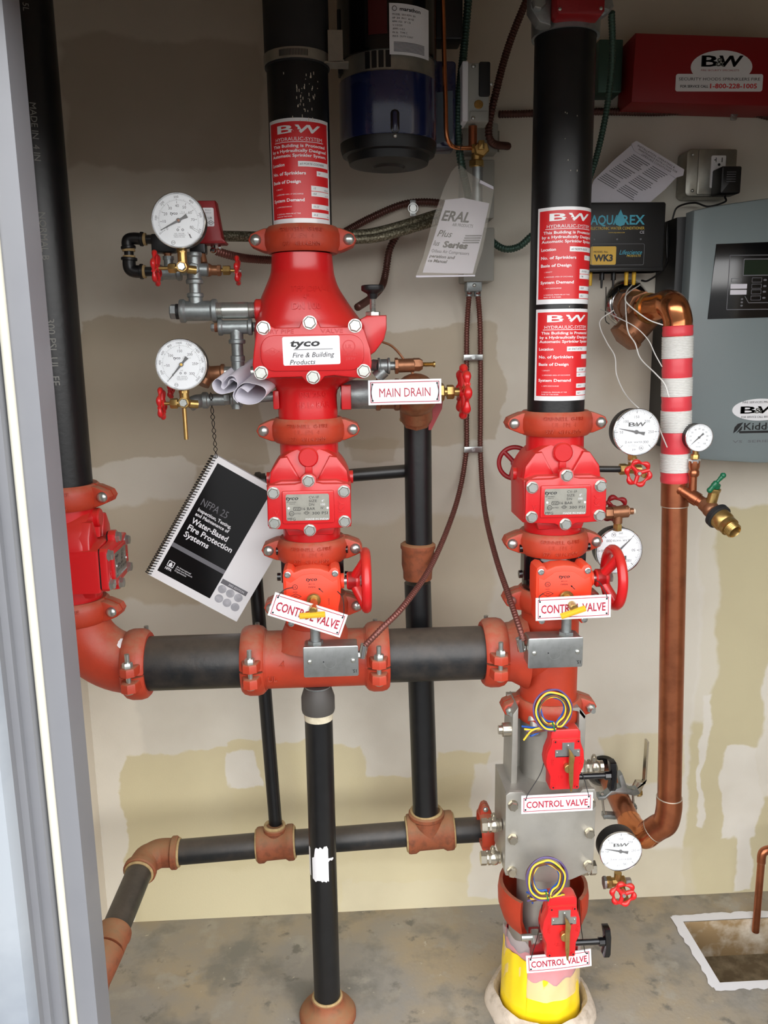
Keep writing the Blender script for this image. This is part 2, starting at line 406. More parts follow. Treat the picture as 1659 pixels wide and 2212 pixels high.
def concrete():
    m = bpy.data.materials.new('concrete'); m.use_nodes = True; n = m.node_tree.nodes; L = m.node_tree.links; p = n['Principled BSDF']
    t = n.new('ShaderNodeTexCoord'); p.inputs['Roughness'].default_value = .62
    def nz(s, d=6, r=.6):
        q = n.new('ShaderNodeTexNoise'); q.inputs['Scale'].default_value = s; q.inputs['Detail'].default_value = d; q.inputs['Roughness'].default_value = r; L.new(t.outputs['Object'], q.inputs['Vector']); return q.outputs['Fac']
    def rng(v, a, b, c=0, d=1):
        q = n.new('ShaderNodeMapRange'); q.inputs[1].default_value = a; q.inputs[2].default_value = b; q.inputs[3].default_value = c; q.inputs[4].default_value = d; L.new(v, q.inputs[0]); return q.outputs[0]
    cur = lin('98938a')
    for f, c in ((rng(nz(3.1), .42, .62), 'a8997f'), (rng(nz(5.3), .5, .62, 0, .75), '77766f'), (rng(nz(9.7), .56, .66, 0, .8), 'a7a194'), (rng(nz(16), .6, .68, 0, .8), '6a6860'), (rng(nz(45, 3), .68, .74, 0, .8), 'c4bba8')):
        k = n.new('ShaderNodeMix'); k.data_type = 'RGBA'; L.new(f, k.inputs[0]); k.inputs[7].default_value = lin(c)
        if isinstance(cur, list): k.inputs[6].default_value = cur
        else: L.new(cur, k.inputs[6])
        cur = k.outputs[2]
    L.new(cur, p.inputs['Base Color'])
    b = n.new('ShaderNodeBump'); b.inputs['Strength'].default_value = .2; b.inputs['Distance'].default_value = .003; L.new(nz(90), b.inputs['Height']); L.new(b.outputs[0], p.inputs['Normal'])
    MATS['concrete'] = m
concrete()
O3 = V((0, 0, 0))
XW = at(218, 1800, YW).x        # corner with the left wall
XR = 2.1
def struct(b, name): return b.top(name, None, None, kind='structure', loc=O3)
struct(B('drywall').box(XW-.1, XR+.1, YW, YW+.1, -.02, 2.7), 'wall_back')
struct(B('drywall_plain').box(XW-.1, XW, .98, YW, -.02, 2.7), 'wall_left')
struct(B('drywall_plain').box(XR, XR+.1, .98, YW, -.02, 2.7), 'wall_right')
struct(B('drywall_plain').box(XW-.1, XR+.1, .98, YW+.1, 2.7, 2.8), 'ceiling')
# floor with the square pit at the right
PA, PB, PC = atz(1481, 1992, 0), atz(1548, 2124, 0), atz(1800, 1978, 0)
PX0, PY1, PY0, PX1 = (PA.x+PB.x)/2, PA.y, PB.y, (PA.x+PB.x)/2+.42
b = B('concrete')
for x0, x1, y0, y1 in ((-3, PX0, .9, YW), (PX1, 4.5, .9, YW), (PX0, PX1, .9, PY0), (PX0, PX1, PY1, YW)):
    b.add([(x0, y0, 0), (x1, y0, 0), (x1, y1, 0), (x0, y1, 0)], [(0, 1, 2, 3)])
struct(b, 'floor')
mat('asphalt', '4a4947', .85)
struct(B('asphalt').add([(-14, -14, -.002), (14, -14, -.002), (14, .9, -.002), (-14, .9, -.002)], [(0, 1, 2, 3)]), 'floor_outside')
def edge_band():
    "white painted border round the pit, with torn edges"
    random.seed(3); o = []; i_ = [(PX0, PY0), (PX1, PY0), (PX1, PY1), (PX0, PY1)]
    b = B('white'); w = .026
    lift = [.001]
    def strip(p, q, n, nx, ny):
        lift[0] += .0006
        vs = []
        for k in range(n+1):
            t = k/n; x = p[0]+(q[0]-p[0])*t; y = p[1]+(q[1]-p[1])*t; a = w*random.uniform(.85, 1.15)
            vs += [(x, y, lift[0]), (x+nx*a, y+ny*a, lift[0])]
        b.add(vs, [(2*k, 2*k+1, 2*k+3, 2*k+2) for k in range(n)])
    strip((PX0-w*.8, PY0), (PX1+w, PY0), 40, 0, -1); strip((PX0-w*.8, PY1), (PX1+w, PY1), 40, 0, 1); strip((PX0, PY0-w*.6), (PX0, PY1+w*.8), 18, -1, 0); strip((PX1, PY0), (PX1, PY1), 18, 1, 0)
    struct(b, 'trim_1')
edge_band()
mat('pit_mud', 'a08660', .7, 0, var=1, vscale=14, col2='e4dccb', bump=.6, bscale=40)
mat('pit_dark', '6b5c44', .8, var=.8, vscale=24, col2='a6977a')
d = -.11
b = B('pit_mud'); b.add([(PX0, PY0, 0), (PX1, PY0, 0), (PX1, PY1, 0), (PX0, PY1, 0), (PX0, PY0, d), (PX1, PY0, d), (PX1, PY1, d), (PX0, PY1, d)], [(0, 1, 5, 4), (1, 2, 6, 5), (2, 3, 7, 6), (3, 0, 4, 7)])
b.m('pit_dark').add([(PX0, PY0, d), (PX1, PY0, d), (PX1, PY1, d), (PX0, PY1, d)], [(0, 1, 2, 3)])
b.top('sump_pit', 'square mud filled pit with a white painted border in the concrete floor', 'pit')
# door frame at the left, header and wall round the opening
mat('frame_grey', '7d7e82', .42, 0, var=.25, vscale=9, col2='6d6e74')
mat('frame_face', 'a0a6ac', .38, 0, var=.85, vscale=4, col2='7d848e')
mat('gasket', 'd9d5c4', .6)
YJ = 1.10
XJ = at(108, 1106, YJ).x
def upr(b, P): return b.add([(x, y, z) for z in (0, 1.965) for x, y in P], [tuple(range(len(P)))[::-1], tuple(range(len(P), 2*len(P)))]+[(i, (i+1) % len(P), len(P)+(i+1) % len(P), len(P)+i) for i in range(len(P))])
fr = upr(B('frame_grey'), [(XJ, YJ+.06), (XJ, YJ), (XJ-.030, YJ), (XJ-.030, YJ+.06)]).top('door_1', None, None, kind='structure', loc=O3)
gk = B('gasket').cyl((XJ-.035, YJ-.002, 0), (XJ-.035, YJ-.002, 1.965), .006, 12).to('weatherstrip', fr, 'cream rubber weatherstrip')
upr(B('frame_grey'), [(XJ-.030, YJ+.06), (XJ-.041, YJ+.004), (XJ-.046, YJ-.012), (XJ-.058, YJ-.014), (XJ-.058, YJ-.026), (XJ-.066, YJ-.030), (XJ-.066, YJ-.045), (XJ-.08, YJ-.045), (XJ-.08, YJ+.06)]).to('frame_rebate', fr)
upr(B('frame_face'), [(XJ-.066, YJ-.045), (XJ-.075, YJ-.060), (XJ-.30, YJ-.066), (XJ-.30, YJ+.06), (XJ-.07, YJ+.06)]).to('frame_face', fr, 'pale blue-white painted frame face')
struct(B('drywall_plain').box(XW-3, XJ-.16, .99, 1.10, 0, 2.7), 'wall_front')
struct(B('drywall_plain').box(1.12, 4.5, .99, 1.10, 0, 2.7), 'wall_front_right')
struct(B('drywall_plain').box(XW-3, 4.5, .99, 1.10, 1.965, 2.9), 'wall_front_header')
# ---------------------------------------------------------------- builders
def ffr(loc, roll=0, yaw=0, tilt=0, s=1): return fm(loc, s, roll, yaw, tilt)
def coupling(loc, F, label, nut=False, words=True, studs=False, R=.0572, group='orange grooved couplings'):
    "F: frame whose y runs along the pipe, x towards the bolt lugs, z out to the viewer"
    t = thing('grooved_coupling', label, 'pipe coupling', loc, group); k = R/.0572
    for nm, sg in (('housing_front', 1), ('housing_back', -1)):
        b = B('coupling', F)
        n = 24; R_ = []
        prof = [(-.0235, .0565), (-.0245, .066), (-.019, .0715), (-.009, .0745), (.009, .0745), (.019, .0715), (.0245, .066), (.0235, .0565)]
        for i in range(n+1):
            a = math.radians(2+176*i/n)
            R_.append([(r*k*math.cos(a), y*k, sg*r*k*math.sin(a)) for y, r in prof])
        b.rings(R_)
        for sx in (1, -1):
            P = [(sx*x*k, y*k) for x, y in ((.052, -.0235), (.074, -.021), (.088, -.0155), (.098, -.011), (.1035, 0), (.098, .011), (.088, .0155), (.074, .021), (.052, .0235))]
            b.prism(P, sg*.002*k, sg*.021*k, .004*k) if sg > 0 else b.prism(P, -.002*k, -.021*k)
        if sg > 0 and words:
            b.W = lambda p: V(((.0747*k+p.z)*math.sin(p.x/.0747), p.y, (.0747*k+p.z)*math.cos(p.x/.0747)))
            b.m('coupling').text('GRINNELL  G-FIRE', 0, .0125, .0075, z=.0009, dep=.0015).text('UL  FM  4', 0, .001, .0085, z=.0009, dep=.0015).text('577   4/114.3MM', 0, -.0125, .0075, z=.0009, dep=.0015); b.W = None
        b.to(nm, t)
    for sx in (1, -1):
        b = B('zinc', F); x = sx*.0885*k
        b.cyl((x, 0, -.034*k), (x, 0, .024*k), .0052*k, 10)
        if nut: b.hexa((x, 0, .021*k), (0, 0, 1), .0105*k, .009*k); b.cyl((x, 0, .02*k), (x, 0, .043*k), .0052*k, 12); b.dome((x, 0, -.021*k), (0, 0, -1), .0105*k)
        else: b.dome((x, 0, .021*k), (0, 0, 1), .0108*k, .008*k); b.hexa((x, 0, -.021*k), (0, 0, -1), .0105*k, .009*k)
        b.to('bolt', t)
    return t
def vcoupling(z, x, label, yaw=0, **k): return coupling(V((x, Y0, z)), fm(V((x, Y0, z)), 1, 0, yaw), label, **k)
def hcoupling(x, z, label):
    "on the header: pipe along x, lugs to the front and back, bolts upright"
    M = Mx.Translation((x, Y0, z)) @ Mx(((0, 1, 0, 0), (-1, 0, 0, 0), (0, 0, 1, 0), (0, 0, 0, 1)))
    t = thing('grooved_coupling', label, 'pipe coupling', V((x, Y0, z)), 'orange grooved couplings')
    for nm, sg in (('housing_top', 1), ('housing_bottom', -1)):
        b = B('coupling', M); R_ = []
        prof = [(-.0235, .0565), (-.0245, .066), (-.019, .0715), (-.009, .0745), (.009, .0745), (.019, .0715), (.0245, .066), (.0235, .0565)]
        for i in range(25):
            a = math.radians(2+176*i/24); R_.append([(r*math.cos(a), y, sg*r*math.sin(a)) for y, r in prof])
        b.rings(R_)
        for sx in (1, -1):
            P = [(sx*x, y) for x, y in ((.056, -.022), (.082, -.017), (.094, -.014), (.101, 0), (.094, .014), (.082, .017), (.056, .022))]
            b.prism(P, sg*.008, sg*.026, .004) if sg > 0 else b.prism(P, -.026, -.006, .004)
        b.to(nm, t)
    for sx in (1, -1):
        b = B('zinc', M); b.cyl((sx*.0865, 0, -.03), (sx*.0865, 0, .054), .005, 12).hexa((sx*.0865, 0, .026), (0, 0, 1), .0105, .011).dome((sx*.0865, 0, -.026), (0, 0, -1), .0105, .006)
        b.to('bolt', t)
    return t
def handwheel(t, c, d, R, r, lobes=6, spokes=3, m='red', dish=0, hub=None, name='handwheel', up=None):
    "t: the valve; c: rim centre; d: axis towards the hand"
    c = V(c); d = V(d).normalized(); u = (V(up)-d*V(up).dot(d)).normalized() if up else d.orthogonal().normalized(); w = d.cross(u)
    b = B(m); n = lobes*10 if lobes else 48
    P = [c+(u*math.cos(a)+w*math.sin(a))*R*(1+(.07*math.cos(lobes*a) if lobes else 0)) for a in [2*math.pi*i/n for i in range(n)]]
    rad = [r*(1+(.38*math.cos(lobes*2*math.pi*i/n) if lobes else 0)) for i in range(n)]
    b.tube(P, rad, 10, closed=True)
    hub = hub or R*.3
    for i in range(spokes):
        a = 2*math.pi*(i+.25)/spokes; e_ = c+(u*math.cos(a)+w*math.sin(a))*R; s_ = c-d*dish+(u*math.cos(a)+w*math.sin(a))*hub*.6
        b.tube([s_, s_.lerp(e_, .5)-d*dish*.1, e_], [r*1.2, r*.95, r*.95], 10, n=3) if isinstance(r, int) else b.tube([s_, s_.lerp(e_, .5), e_], r*1.0, 10)
    b.lathe(c-d*(dish+r*1.4), d, [(0, hub), (r*1.6, hub), (r*2.4, hub*.8)], 24)
    o = b.to(name, t)
    q = B('zinc').hexa(c-d*(dish-r*1.0), d, hub*.55, r*.9); q.to('hand_nut', o)
    return o
def sticker_hydraulic(cx, y0, y1, Rm, Yc, xoff, lines, label, z_axis=None):
    "red and white placard wrapped on the front of a pipe; image rows y0..y1, Rm pipe radius, lines: handwriting"
    mid = (y0+y1)/2; X, = (z_axis,)
    zt, zb = at(cx, y0, Yc-Rm).z, at(cx, y1, Yc-Rm).z; H = zt-zb; Wd = .137
    F = fm(V((X, Yc, (zt+zb)/2))) @ Mx.Rotation(math.radians(xoff), 4, 'Y'); b = B('white_gloss', F); b.W = cylwarp(Rm+.0006)
    w, h = Wd, H
    b.grid(-w/2, w/2, -h/2, h/2, 0, 30, 1); b.m('label_red').grid(-w/2+.005, w/2-.005, -h/2+.009, h/2-.006, .0002, 30, 1)
    k = h/.205; b.m('white_gloss'); T = lambda s_, v, hh, **q: b.text(s_, q.pop('x', -.058), (.1025-v)*k, hh*k, z=.0004, **q)
    b.logo(0, (.1025-.021)*k, .0155*k, .086, .0004, 'label_red', 'white_gloss'); b.m('white_gloss')
    T('HYDRAULIC-SYSTEM', .0400, .0068, x=0, al='C', w=.094, bold=0); b.grid(-.050, .050, (.1025-.0452)*k, (.1025-.0464)*k, .0004, 12)
    for s_, v, ww in (('This Building is Protected', .0530, .108), ('by a Hydraulically Designed', .0625, .114), ('Automatic Sprinkler System.', .0718, .115)): T(s_, v, .0058, x=0, al='C', w=ww, bold=.02)
    for s_, v, ww in (('Location', .0885, .030), ('No. of Sprinklers', .1060, .070), ('Basis of Design', .1225, .060), ('System Demand', .1585, .066)): T(s_, v, .0062, al='L', w=ww, bold=.022)
    for s_, v, ww in (('1. DENSITY', .1365, .016), ('2. DESIGNED AREA OF DISCHARGE', .1470, .056), ('1. GPM DISCHARGE', .1715, .034), ('2. RESIDUAL PRESSURE AT THE', .1855, .050), ('BASE OF THE RISER', .1905, .034)): T(s_, v, .0024, x=-.050, al='L', w=ww)
    boxes = ((.0885, -.002, .064, .0105), (.1060, .033, .030, .0100), (.1355, .021, .043, .0100), (.1465, .021, .043, .0095), (.1715, .021, .043, .0095), (.1880, .021, .043, .0100))
    for (v, x, ww, hh) in boxes: b.grid(x, x+ww, (.1025-v-hh/2)*k, (.1025-v+hh/2)*k, .0004, 10)
    b.m('ink')
    for (v, x, ww, hh), s_ in zip(boxes, lines): b.text(s_, x+.003, (.1025-v)*k, .0042*k, al='L', z=.0006, shear=.25)
    for i, u_ in ((2, 'GPM/FT'), (3, 'SQ FT'), (4, 'GPM'), (5, 'PSI')): b.m('ink_grey').text(u_, boxes[i][1]+.040, (.1025-boxes[i][0]-.002)*k, .0024, al='R', z=.0006)
    return b.top('placard', label, 'label')
def gauge(px, py, Y, rpx, label, kind, needle=180, roll=0, yaw=0, tilt=0, depth=.036, face='tyco'):
    M = pf(px, py, Y, roll, yaw, tilt); s = scl(px, py, Y); R = rpx; D = depth/s
    t = thing('pressure_gauge', label, 'gauge', at(px, py, Y), 'dial pressure gauges')
    B('black', M).lathe((0, 0, -D), (0, 0, 1), [(0, R*.86), (D*.12, R*.95), (D*.96, R*.97), (D, R*.96)], 56).to('case', t)
    B('chrome', M).lathe((0, 0, 0), (0, 0, 1), [(-.06*R, R*.97), (.02*R, R), (.10*R, R*.995), (.12*R, R*.97), (.06*R, R*.925), (-.06*R, R*.925)], 56, cap=False).to('bezel', t)
    b = B('dial', M); b.lathe((0, 0, -.02*R), (0, 0, 1), [(0, R*.93), (.04*R, R*.93)], 48); z = .024*R; b.m('ink')
    def pol(a, r): return r*math.cos(math.radians(a)), r*math.sin(math.radians(a))
    def tick(a, r0, r1, w): x0, y0 = pol(a, r0*R); x1, y1 = pol(a, r1*R); b.line(x0, y0, x1, y1, w*R, z)
    def num(s_, a, r, h, turn=False): x, y = pol(a, r*R); b.text(s_, x, y, h*R, z=z, up=(a-90 if turn else 0))
    if kind == 'bw':
        for i in range(61): a = 225-270*i/60; tick(a, .84 if i % 5 else .78, .90, .012 if i % 10 else .026)
        for i, s_ in enumerate(('0', '50', '100', '150', '200', '250', '300')): num(s_, 225-45*i, .63 if i not in (0, 6) else .60, .115)
        b.logo(.02*R, .32*R, .17*R, .74*R, z); b.m('ink')
        b.text('AIR', -.25*R, -.43*R, .075*R, w=.2*R, z=z).text('WATER', .1*R, -.43*R, .075*R, w=.38*R, z=z).text('psi', -.06*R, -.72*R, .10*R, z=z).text('UL', .24*R, -.68*R, .08*R, bold=.03, z=z)
        b.ring2(.24*R, -.68*R, .1*R, .012*R, 18, z); b.line(-.2*R, .2*R, .25*R, .2*R, .008*R, z); b.m('ink_grey').text('ASME B40.1', -.1*R, -.54*R, .03*R, z=z).text('MADE FOR FIRE SERVICE', -.1*R, -.59*R, .03*R, z=z)
    elif kind == 'small':
        for i in range(51): a = 225-270*i/50; tick(a, .84 if i % 5 else .76, .90, .014)
        for i, s_ in enumerate(('0', '10', '20', '30', '40', '50', '60', '70', '80', '90', '100')):
            if i: num(s_, 225-27*i, .62, .11)
        b.text('PSI', 0, -.38*R, .07*R, z=z).text('WATER', -.02*R, -.66*R, .07*R, z=z)
    else:
        outer, inner = (('0', '100', '200', '300', '400', '500', '550'), ('0', '10', '20', '30', '40', '50', '60', '70', '80')) if kind == 'tyco_air' else (('0', '200', '400', '600', '800', '1000', '1200', '1400', '1600', '1800', '2000'), ('0', '50', '100', '150', '200', '250', '300'))
        A0, A1 = (213, -27) if kind == 'tyco_air' else (228, -42)
        for i in range(61): a = A0+(A1-A0)*i/60; tick(a, .70, .745 if i % 5 else .77, .008)
        n = len(outer)-1
        for i, s_ in enumerate(outer): a = A0+(A1-A0)*i/n; num(s_, a, .83, .085, True); tick(a, .70, .77, .014)
        n = len(inner)-1
        for i, s_ in enumerate(inner): a = A0+(A1-A0)*i/n; num(s_, a, .52, .10); tick(a, .60, .68, .014)
        b.text('tyco', -.16*R, .26*R, .11*R, w=.28*R, bold=.02, shear=.2, z=z); b.m('ink_grey').text('Fire &', .18*R, .30*R, .04*R, z=z).text('Building Products', .22*R, .25*R, .032*R, z=z).text('psi', 0, -.22*R, .06*R, z=z).text('AIR / WATER', 0, -.46*R, .045*R, z=z).text('ASME GRADE B', 0, -.52*R, .045*R, z=z).text('MADE IN USA', 0, -.58*R, .045*R, z=z)
        b.m('ink').ring2(-.05*R, -.33*R, .045*R, .02*R, 12, z).ring2(.13*R, -.33*R, .045*R, .02*R, 12, z).text('FM', -.24*R, -.78*R, .06*R, z=z).ring2(-.24*R, -.78*R, .075*R, .012*R, 16, z)
        if kind == 'tyco_air':
            b.line(.42*R, -.62*R, .36*R, -.48*R, .05*R, z)
            for a in (-32, -54): tick(a, .52, .78, .012)
    d = b.to('dial', t)
    b = B('black', M); a = math.radians(needle); c, q = math.cos(a), math.sin(a); pz = .055*R
    tip, tail = (.76, .36) if kind != 'small' else (.72, .42); w = .045*R
    pts = [(-tail*R, -w*1.7), (-tail*R, w*1.7), (-tail*.45*R, w*.9), (0, w), (tip*R, .008*R), (tip*R, -.008*R), (0, -w), (-tail*.45*R, -w*.9)]
    b.prism([(x*c-y*q, x*q+y*c) for x, y in pts], pz-.008*R, pz+.008*R); b.cyl((0, 0, 0), (0, 0, pz+.02*R), .085*R, 20)
    nd = b.to('needle', t)
    if kind.startswith('tyco'): B('bronze' if kind == 'tyco_air' else 'yellow', M).dome((0, 0, pz+.018*R), (0, 0, 1), .055*R, .02*R).to('needle_hub', nd)
    B('lens', M).lathe((0, 0, .085*R), (0, 0, 1), [(0, R*.925), (.012*R, R*.925)], 40).to('lens', t)
    return t
def sign(cx, cy, w, h, Y, roll, text, label, bend=0, tw=.86, th=2.2, group='red and white valve signs'):
    M = pf(cx, cy, Y, roll); t = thing('valve_sign', label, 'sign', at(cx, cy, Y), group)
    b = B('white', M)
    if bend: b.W = lambda p: V((p.x, p.y+bend*(1-(2*p.x/w)**2)*.35, p.z-abs(bend)*(2*p.x/w)**2*.8))
    nx = 16 if bend else 1
    b.grid(-w/2, w/2, -h/2, h/2, th, nx)
    for sg in (1, -1): b.add([(-w/2+w*i/16, sg*h/2, z_) for i in range(17) for z_ in (0, th)], [(2*i, 2*i+1, 2*i+3, 2*i+2) for i in range(16)])
    b.add([(-w/2, -h/2, 0), (-w/2, h/2, 0), (-w/2, h/2, th), (-w/2, -h/2, th), (w/2, -h/2, 0), (w/2, h/2, 0), (w/2, h/2, th), (w/2, -h/2, th)], [(0, 1, 2, 3), (4, 5, 6, 7)]); b.grid(-w/2, w/2, -h/2, h/2, 0, nx)
    b.m('sign_red'); e1, q = 4.5, 1.6
    for x0, x1, y0, y1 in ((-w/2+e1, w/2-e1, h/2-e1-q, h/2-e1), (-w/2+e1, w/2-e1, -h/2+e1, -h/2+e1+q), (-w/2+e1, -w/2+e1+q, -h/2+e1, h/2-e1), (w/2-e1-q, w/2-e1, -h/2+e1, h/2-e1)): b.grid(x0, x1, y0, y1, th+.25, nx)
    b.text(text, 0, -h*.01, h*.36, w=w*tw, z=th+.3, bold=0 if 'M' in text else .022)
    for sx in (1, -1):
        for sy in (1, -1): b.m('ink').prism(circ(sx*(w/2-9), sy*(h/2-9), 2.2, 10), th, th+.3)
    b.to('plate', t); return t, M
def wire(t, pts, r=.0009, m='wire_black', name='hanging_wire', n=6): return B(m).tube(pts, r, 6, n=n).to(name, t)
def pipe(a, b_, r, m, name, label, cat='pipe', seg=40, group=None):
    b = B(m).cyl(a, b_, r, seg); return b.top(name, label, cat, group)
def wtext(b, s, M, R, u, v, h, up=0, w=None, bold=0, z=.0006, **k):
    b.F, b.W = M, cylwarp(R); b.text(s, u, v, h, w=w, up=up, bold=bold, z=z, **k); b.W = None; return b
def flex(pts, r, m, label, Yd=None, n=8, pitch=.0062, rib=.22, name='flexible_conduit', cat='conduit', group='armoured flexible conduits'):
    return B(m).tube(spline(pts, n), r, 8, rib=rib, pitch=pitch).top(name, label, cat, group, ang=80)
def fitting(b, a, c, r, lip=None, bead=.2):
    "a threaded fitting body with a thickened bead at both ends"
    a, c = V(a), V(c); L = (c-a).length; lp = lip or r*1.18; w = min(L*bead, r*.6)
    return b.lathe(a, c-a, [(0, r*.9), (0, lp*.97), (w*.2, lp), (w*.8, lp), (w*1.2, r), (L-w*1.2, r), (L-w*.8, lp), (L-w*.2, lp), (L, lp*.97), (L, r*.9)], 28)
def end_bead(b, a, c, r, lip=None, w=None):
    "plain at a, bead at c"
    a, c = V(a), V(c); L = (c-a).length; lp = lip or r*1.18; w = w or r*.5
    return b.lathe(a, c-a, [(0, r), (L-w*1.2, r), (L-w, lp), (L-w*.2, lp), (L, lp*.96), (L, r*.8)], 28)
# ---------------------------------------------------------------- the valves
XL, XM, XRI = -.558, -.062, .442
ZH = .883
RP = .0572
def check_valve(px, py, x, label, yaw=0, z=None):
    p = at(px, py, Y0-.105); s = scl(672, 1097, Y0-.105); loc = V((x, Y0, z or p.z))
    M = fm(loc, s, 0, yaw); r = RP/s
    t = thing('check_valve', label, 'check valve', loc, 'red swing check valves')
    b = B('red', M)
    b.lathe((0, -82, 0), (0, 1, 0), [(-26, r*.97), (-26, r*1.0), (0, r*1.03), (30, r*1.05), (60, r*1.05), (238, r*1.02), (238, r*.95)], 48)
    P = [(92*math.cos(a), 38+90*math.sin(a)) for a in [math.radians(-8+196*i/30) for i in range(31)]]
    b.prism(P, -46, 66, 16)
    b.prism([(-90, -50), (90, -50), (92, 46), (60, 56), (-60, 56), (-92, 46)], -40, 92, 6)
    for sx in (1, -1): b.prism([(sx*16, 50), (sx*88, 46), (sx*84, 74), (sx*62, 104), (sx*46, 106)], 20, 74, 5)
    b.prism([(-58, -50), (58, -50), (50, -72), (-50, -72)], 0, 70, 6)
    b.cyl((-98, 48, 0), (98, 48, 0), 15, 16)
    b.cyl((0, 104, 40), (0, 104, 78), 22, 28, ch=3).prism([(-9, 60), (9, 60), (7, 96), (-7, 96)], 50, 76, 3)
    b.to('body', t)
    b = B('red', M)
    C = [(-90, 44), (-84, 50), (-30, 51), (-17, 54), (-17, 66), (-8, 73), (8, 73), (17, 66), (17, 54), (30, 51), (84, 50), (90, 44), (91, -40), (84, -47), (24, -50), (16, -54), (12, -63), (0, -67), (-12, -63), (-16, -54), (-24, -50), (-84, -47), (-91, -40)]
    b.prism(C, 94, 110, 4).slab(-2, 1, 112, 72, 4, 108, 115, 2)
    b.text('V', -70, -12, 12, z=111.5, dep=2).text('KY', 70, 0, 14, z=111.5, up=90, dep=2); cv = b.to('cover', t)
    b = B('wire_black', M); b.prism(poly_inset(C, 2), 90, 95); b.to('gasket', t)
    b = B('box_metal', M); b.slab(-3, 1, 93, 58, 4, 114, 116.2); b.m('ink'); z = 116.5
    b.text('tyco', -36, 22, 8, w=27, z=z, bold=.02, shear=.25, al='C').text('FIRE & BUILDING', -38, 13, 2.4, z=z, w=20).text('PRODUCTS', -36, 9, 2.2, z=z, w=12)
    for s_, y, w in (('CV-1F', 23, 22), ('SIZE', 15, 17), ('DN', 7, 11)): b.text(s_, 0, y, 5.6, w=w, al='L', z=z)
    b.text('16 BAR', -16, -2, 6, w=29, al='L', z=z).text('VdS', -26, -2, 5, w=11, z=z).frame2(-26, -2, 16, 8, 2, 1, z).text('IV', 28, -1, 5, z=z)
    b.ring2(-38, -12, 5.5, 1, 18, z).text('UL', -38, -12, 4.5, z=z).text('LISTED', -25, -12, 3.4, w=14, z=z).text('FM', -6, -11, 3.4, z=z).line(-12, -11, -6, -7, .8, z).line(0, -11, -6, -7, .8, z).line(-12, -11, -6, -15, .8, z).line(0, -11, -6, -15, .8, z)
    b.text('300 PSI', 6, -12, 6, w=34, al='L', z=z).text('MFG', -47, -24, 6, w=17, al='L', z=z)
    b.m('white').text('MADE IN INDIA', 42, -25, 4, w=50, al='R', z=z).text('4"', 30, 15, 5, z=z).text('100', 30, 7, 5, z=z).cyl((-44, 0, z), (-44, 0, z+1.5), 2.5, 10).cyl((40, -1, z), (40, -1, z+1.5), 2.5, 10)
    b.to('nameplate', cv, 'stamped metal nameplate')
    for x_, y_ in ((-76, 33), (0, 58), (76, 33), (-76, -33), (0, -51), (76, -33)):
        B('zinc', M).hexbolt((x_, y_, 109), (0, 0, 1), 12, 9).to('bolt', cv)
    return t
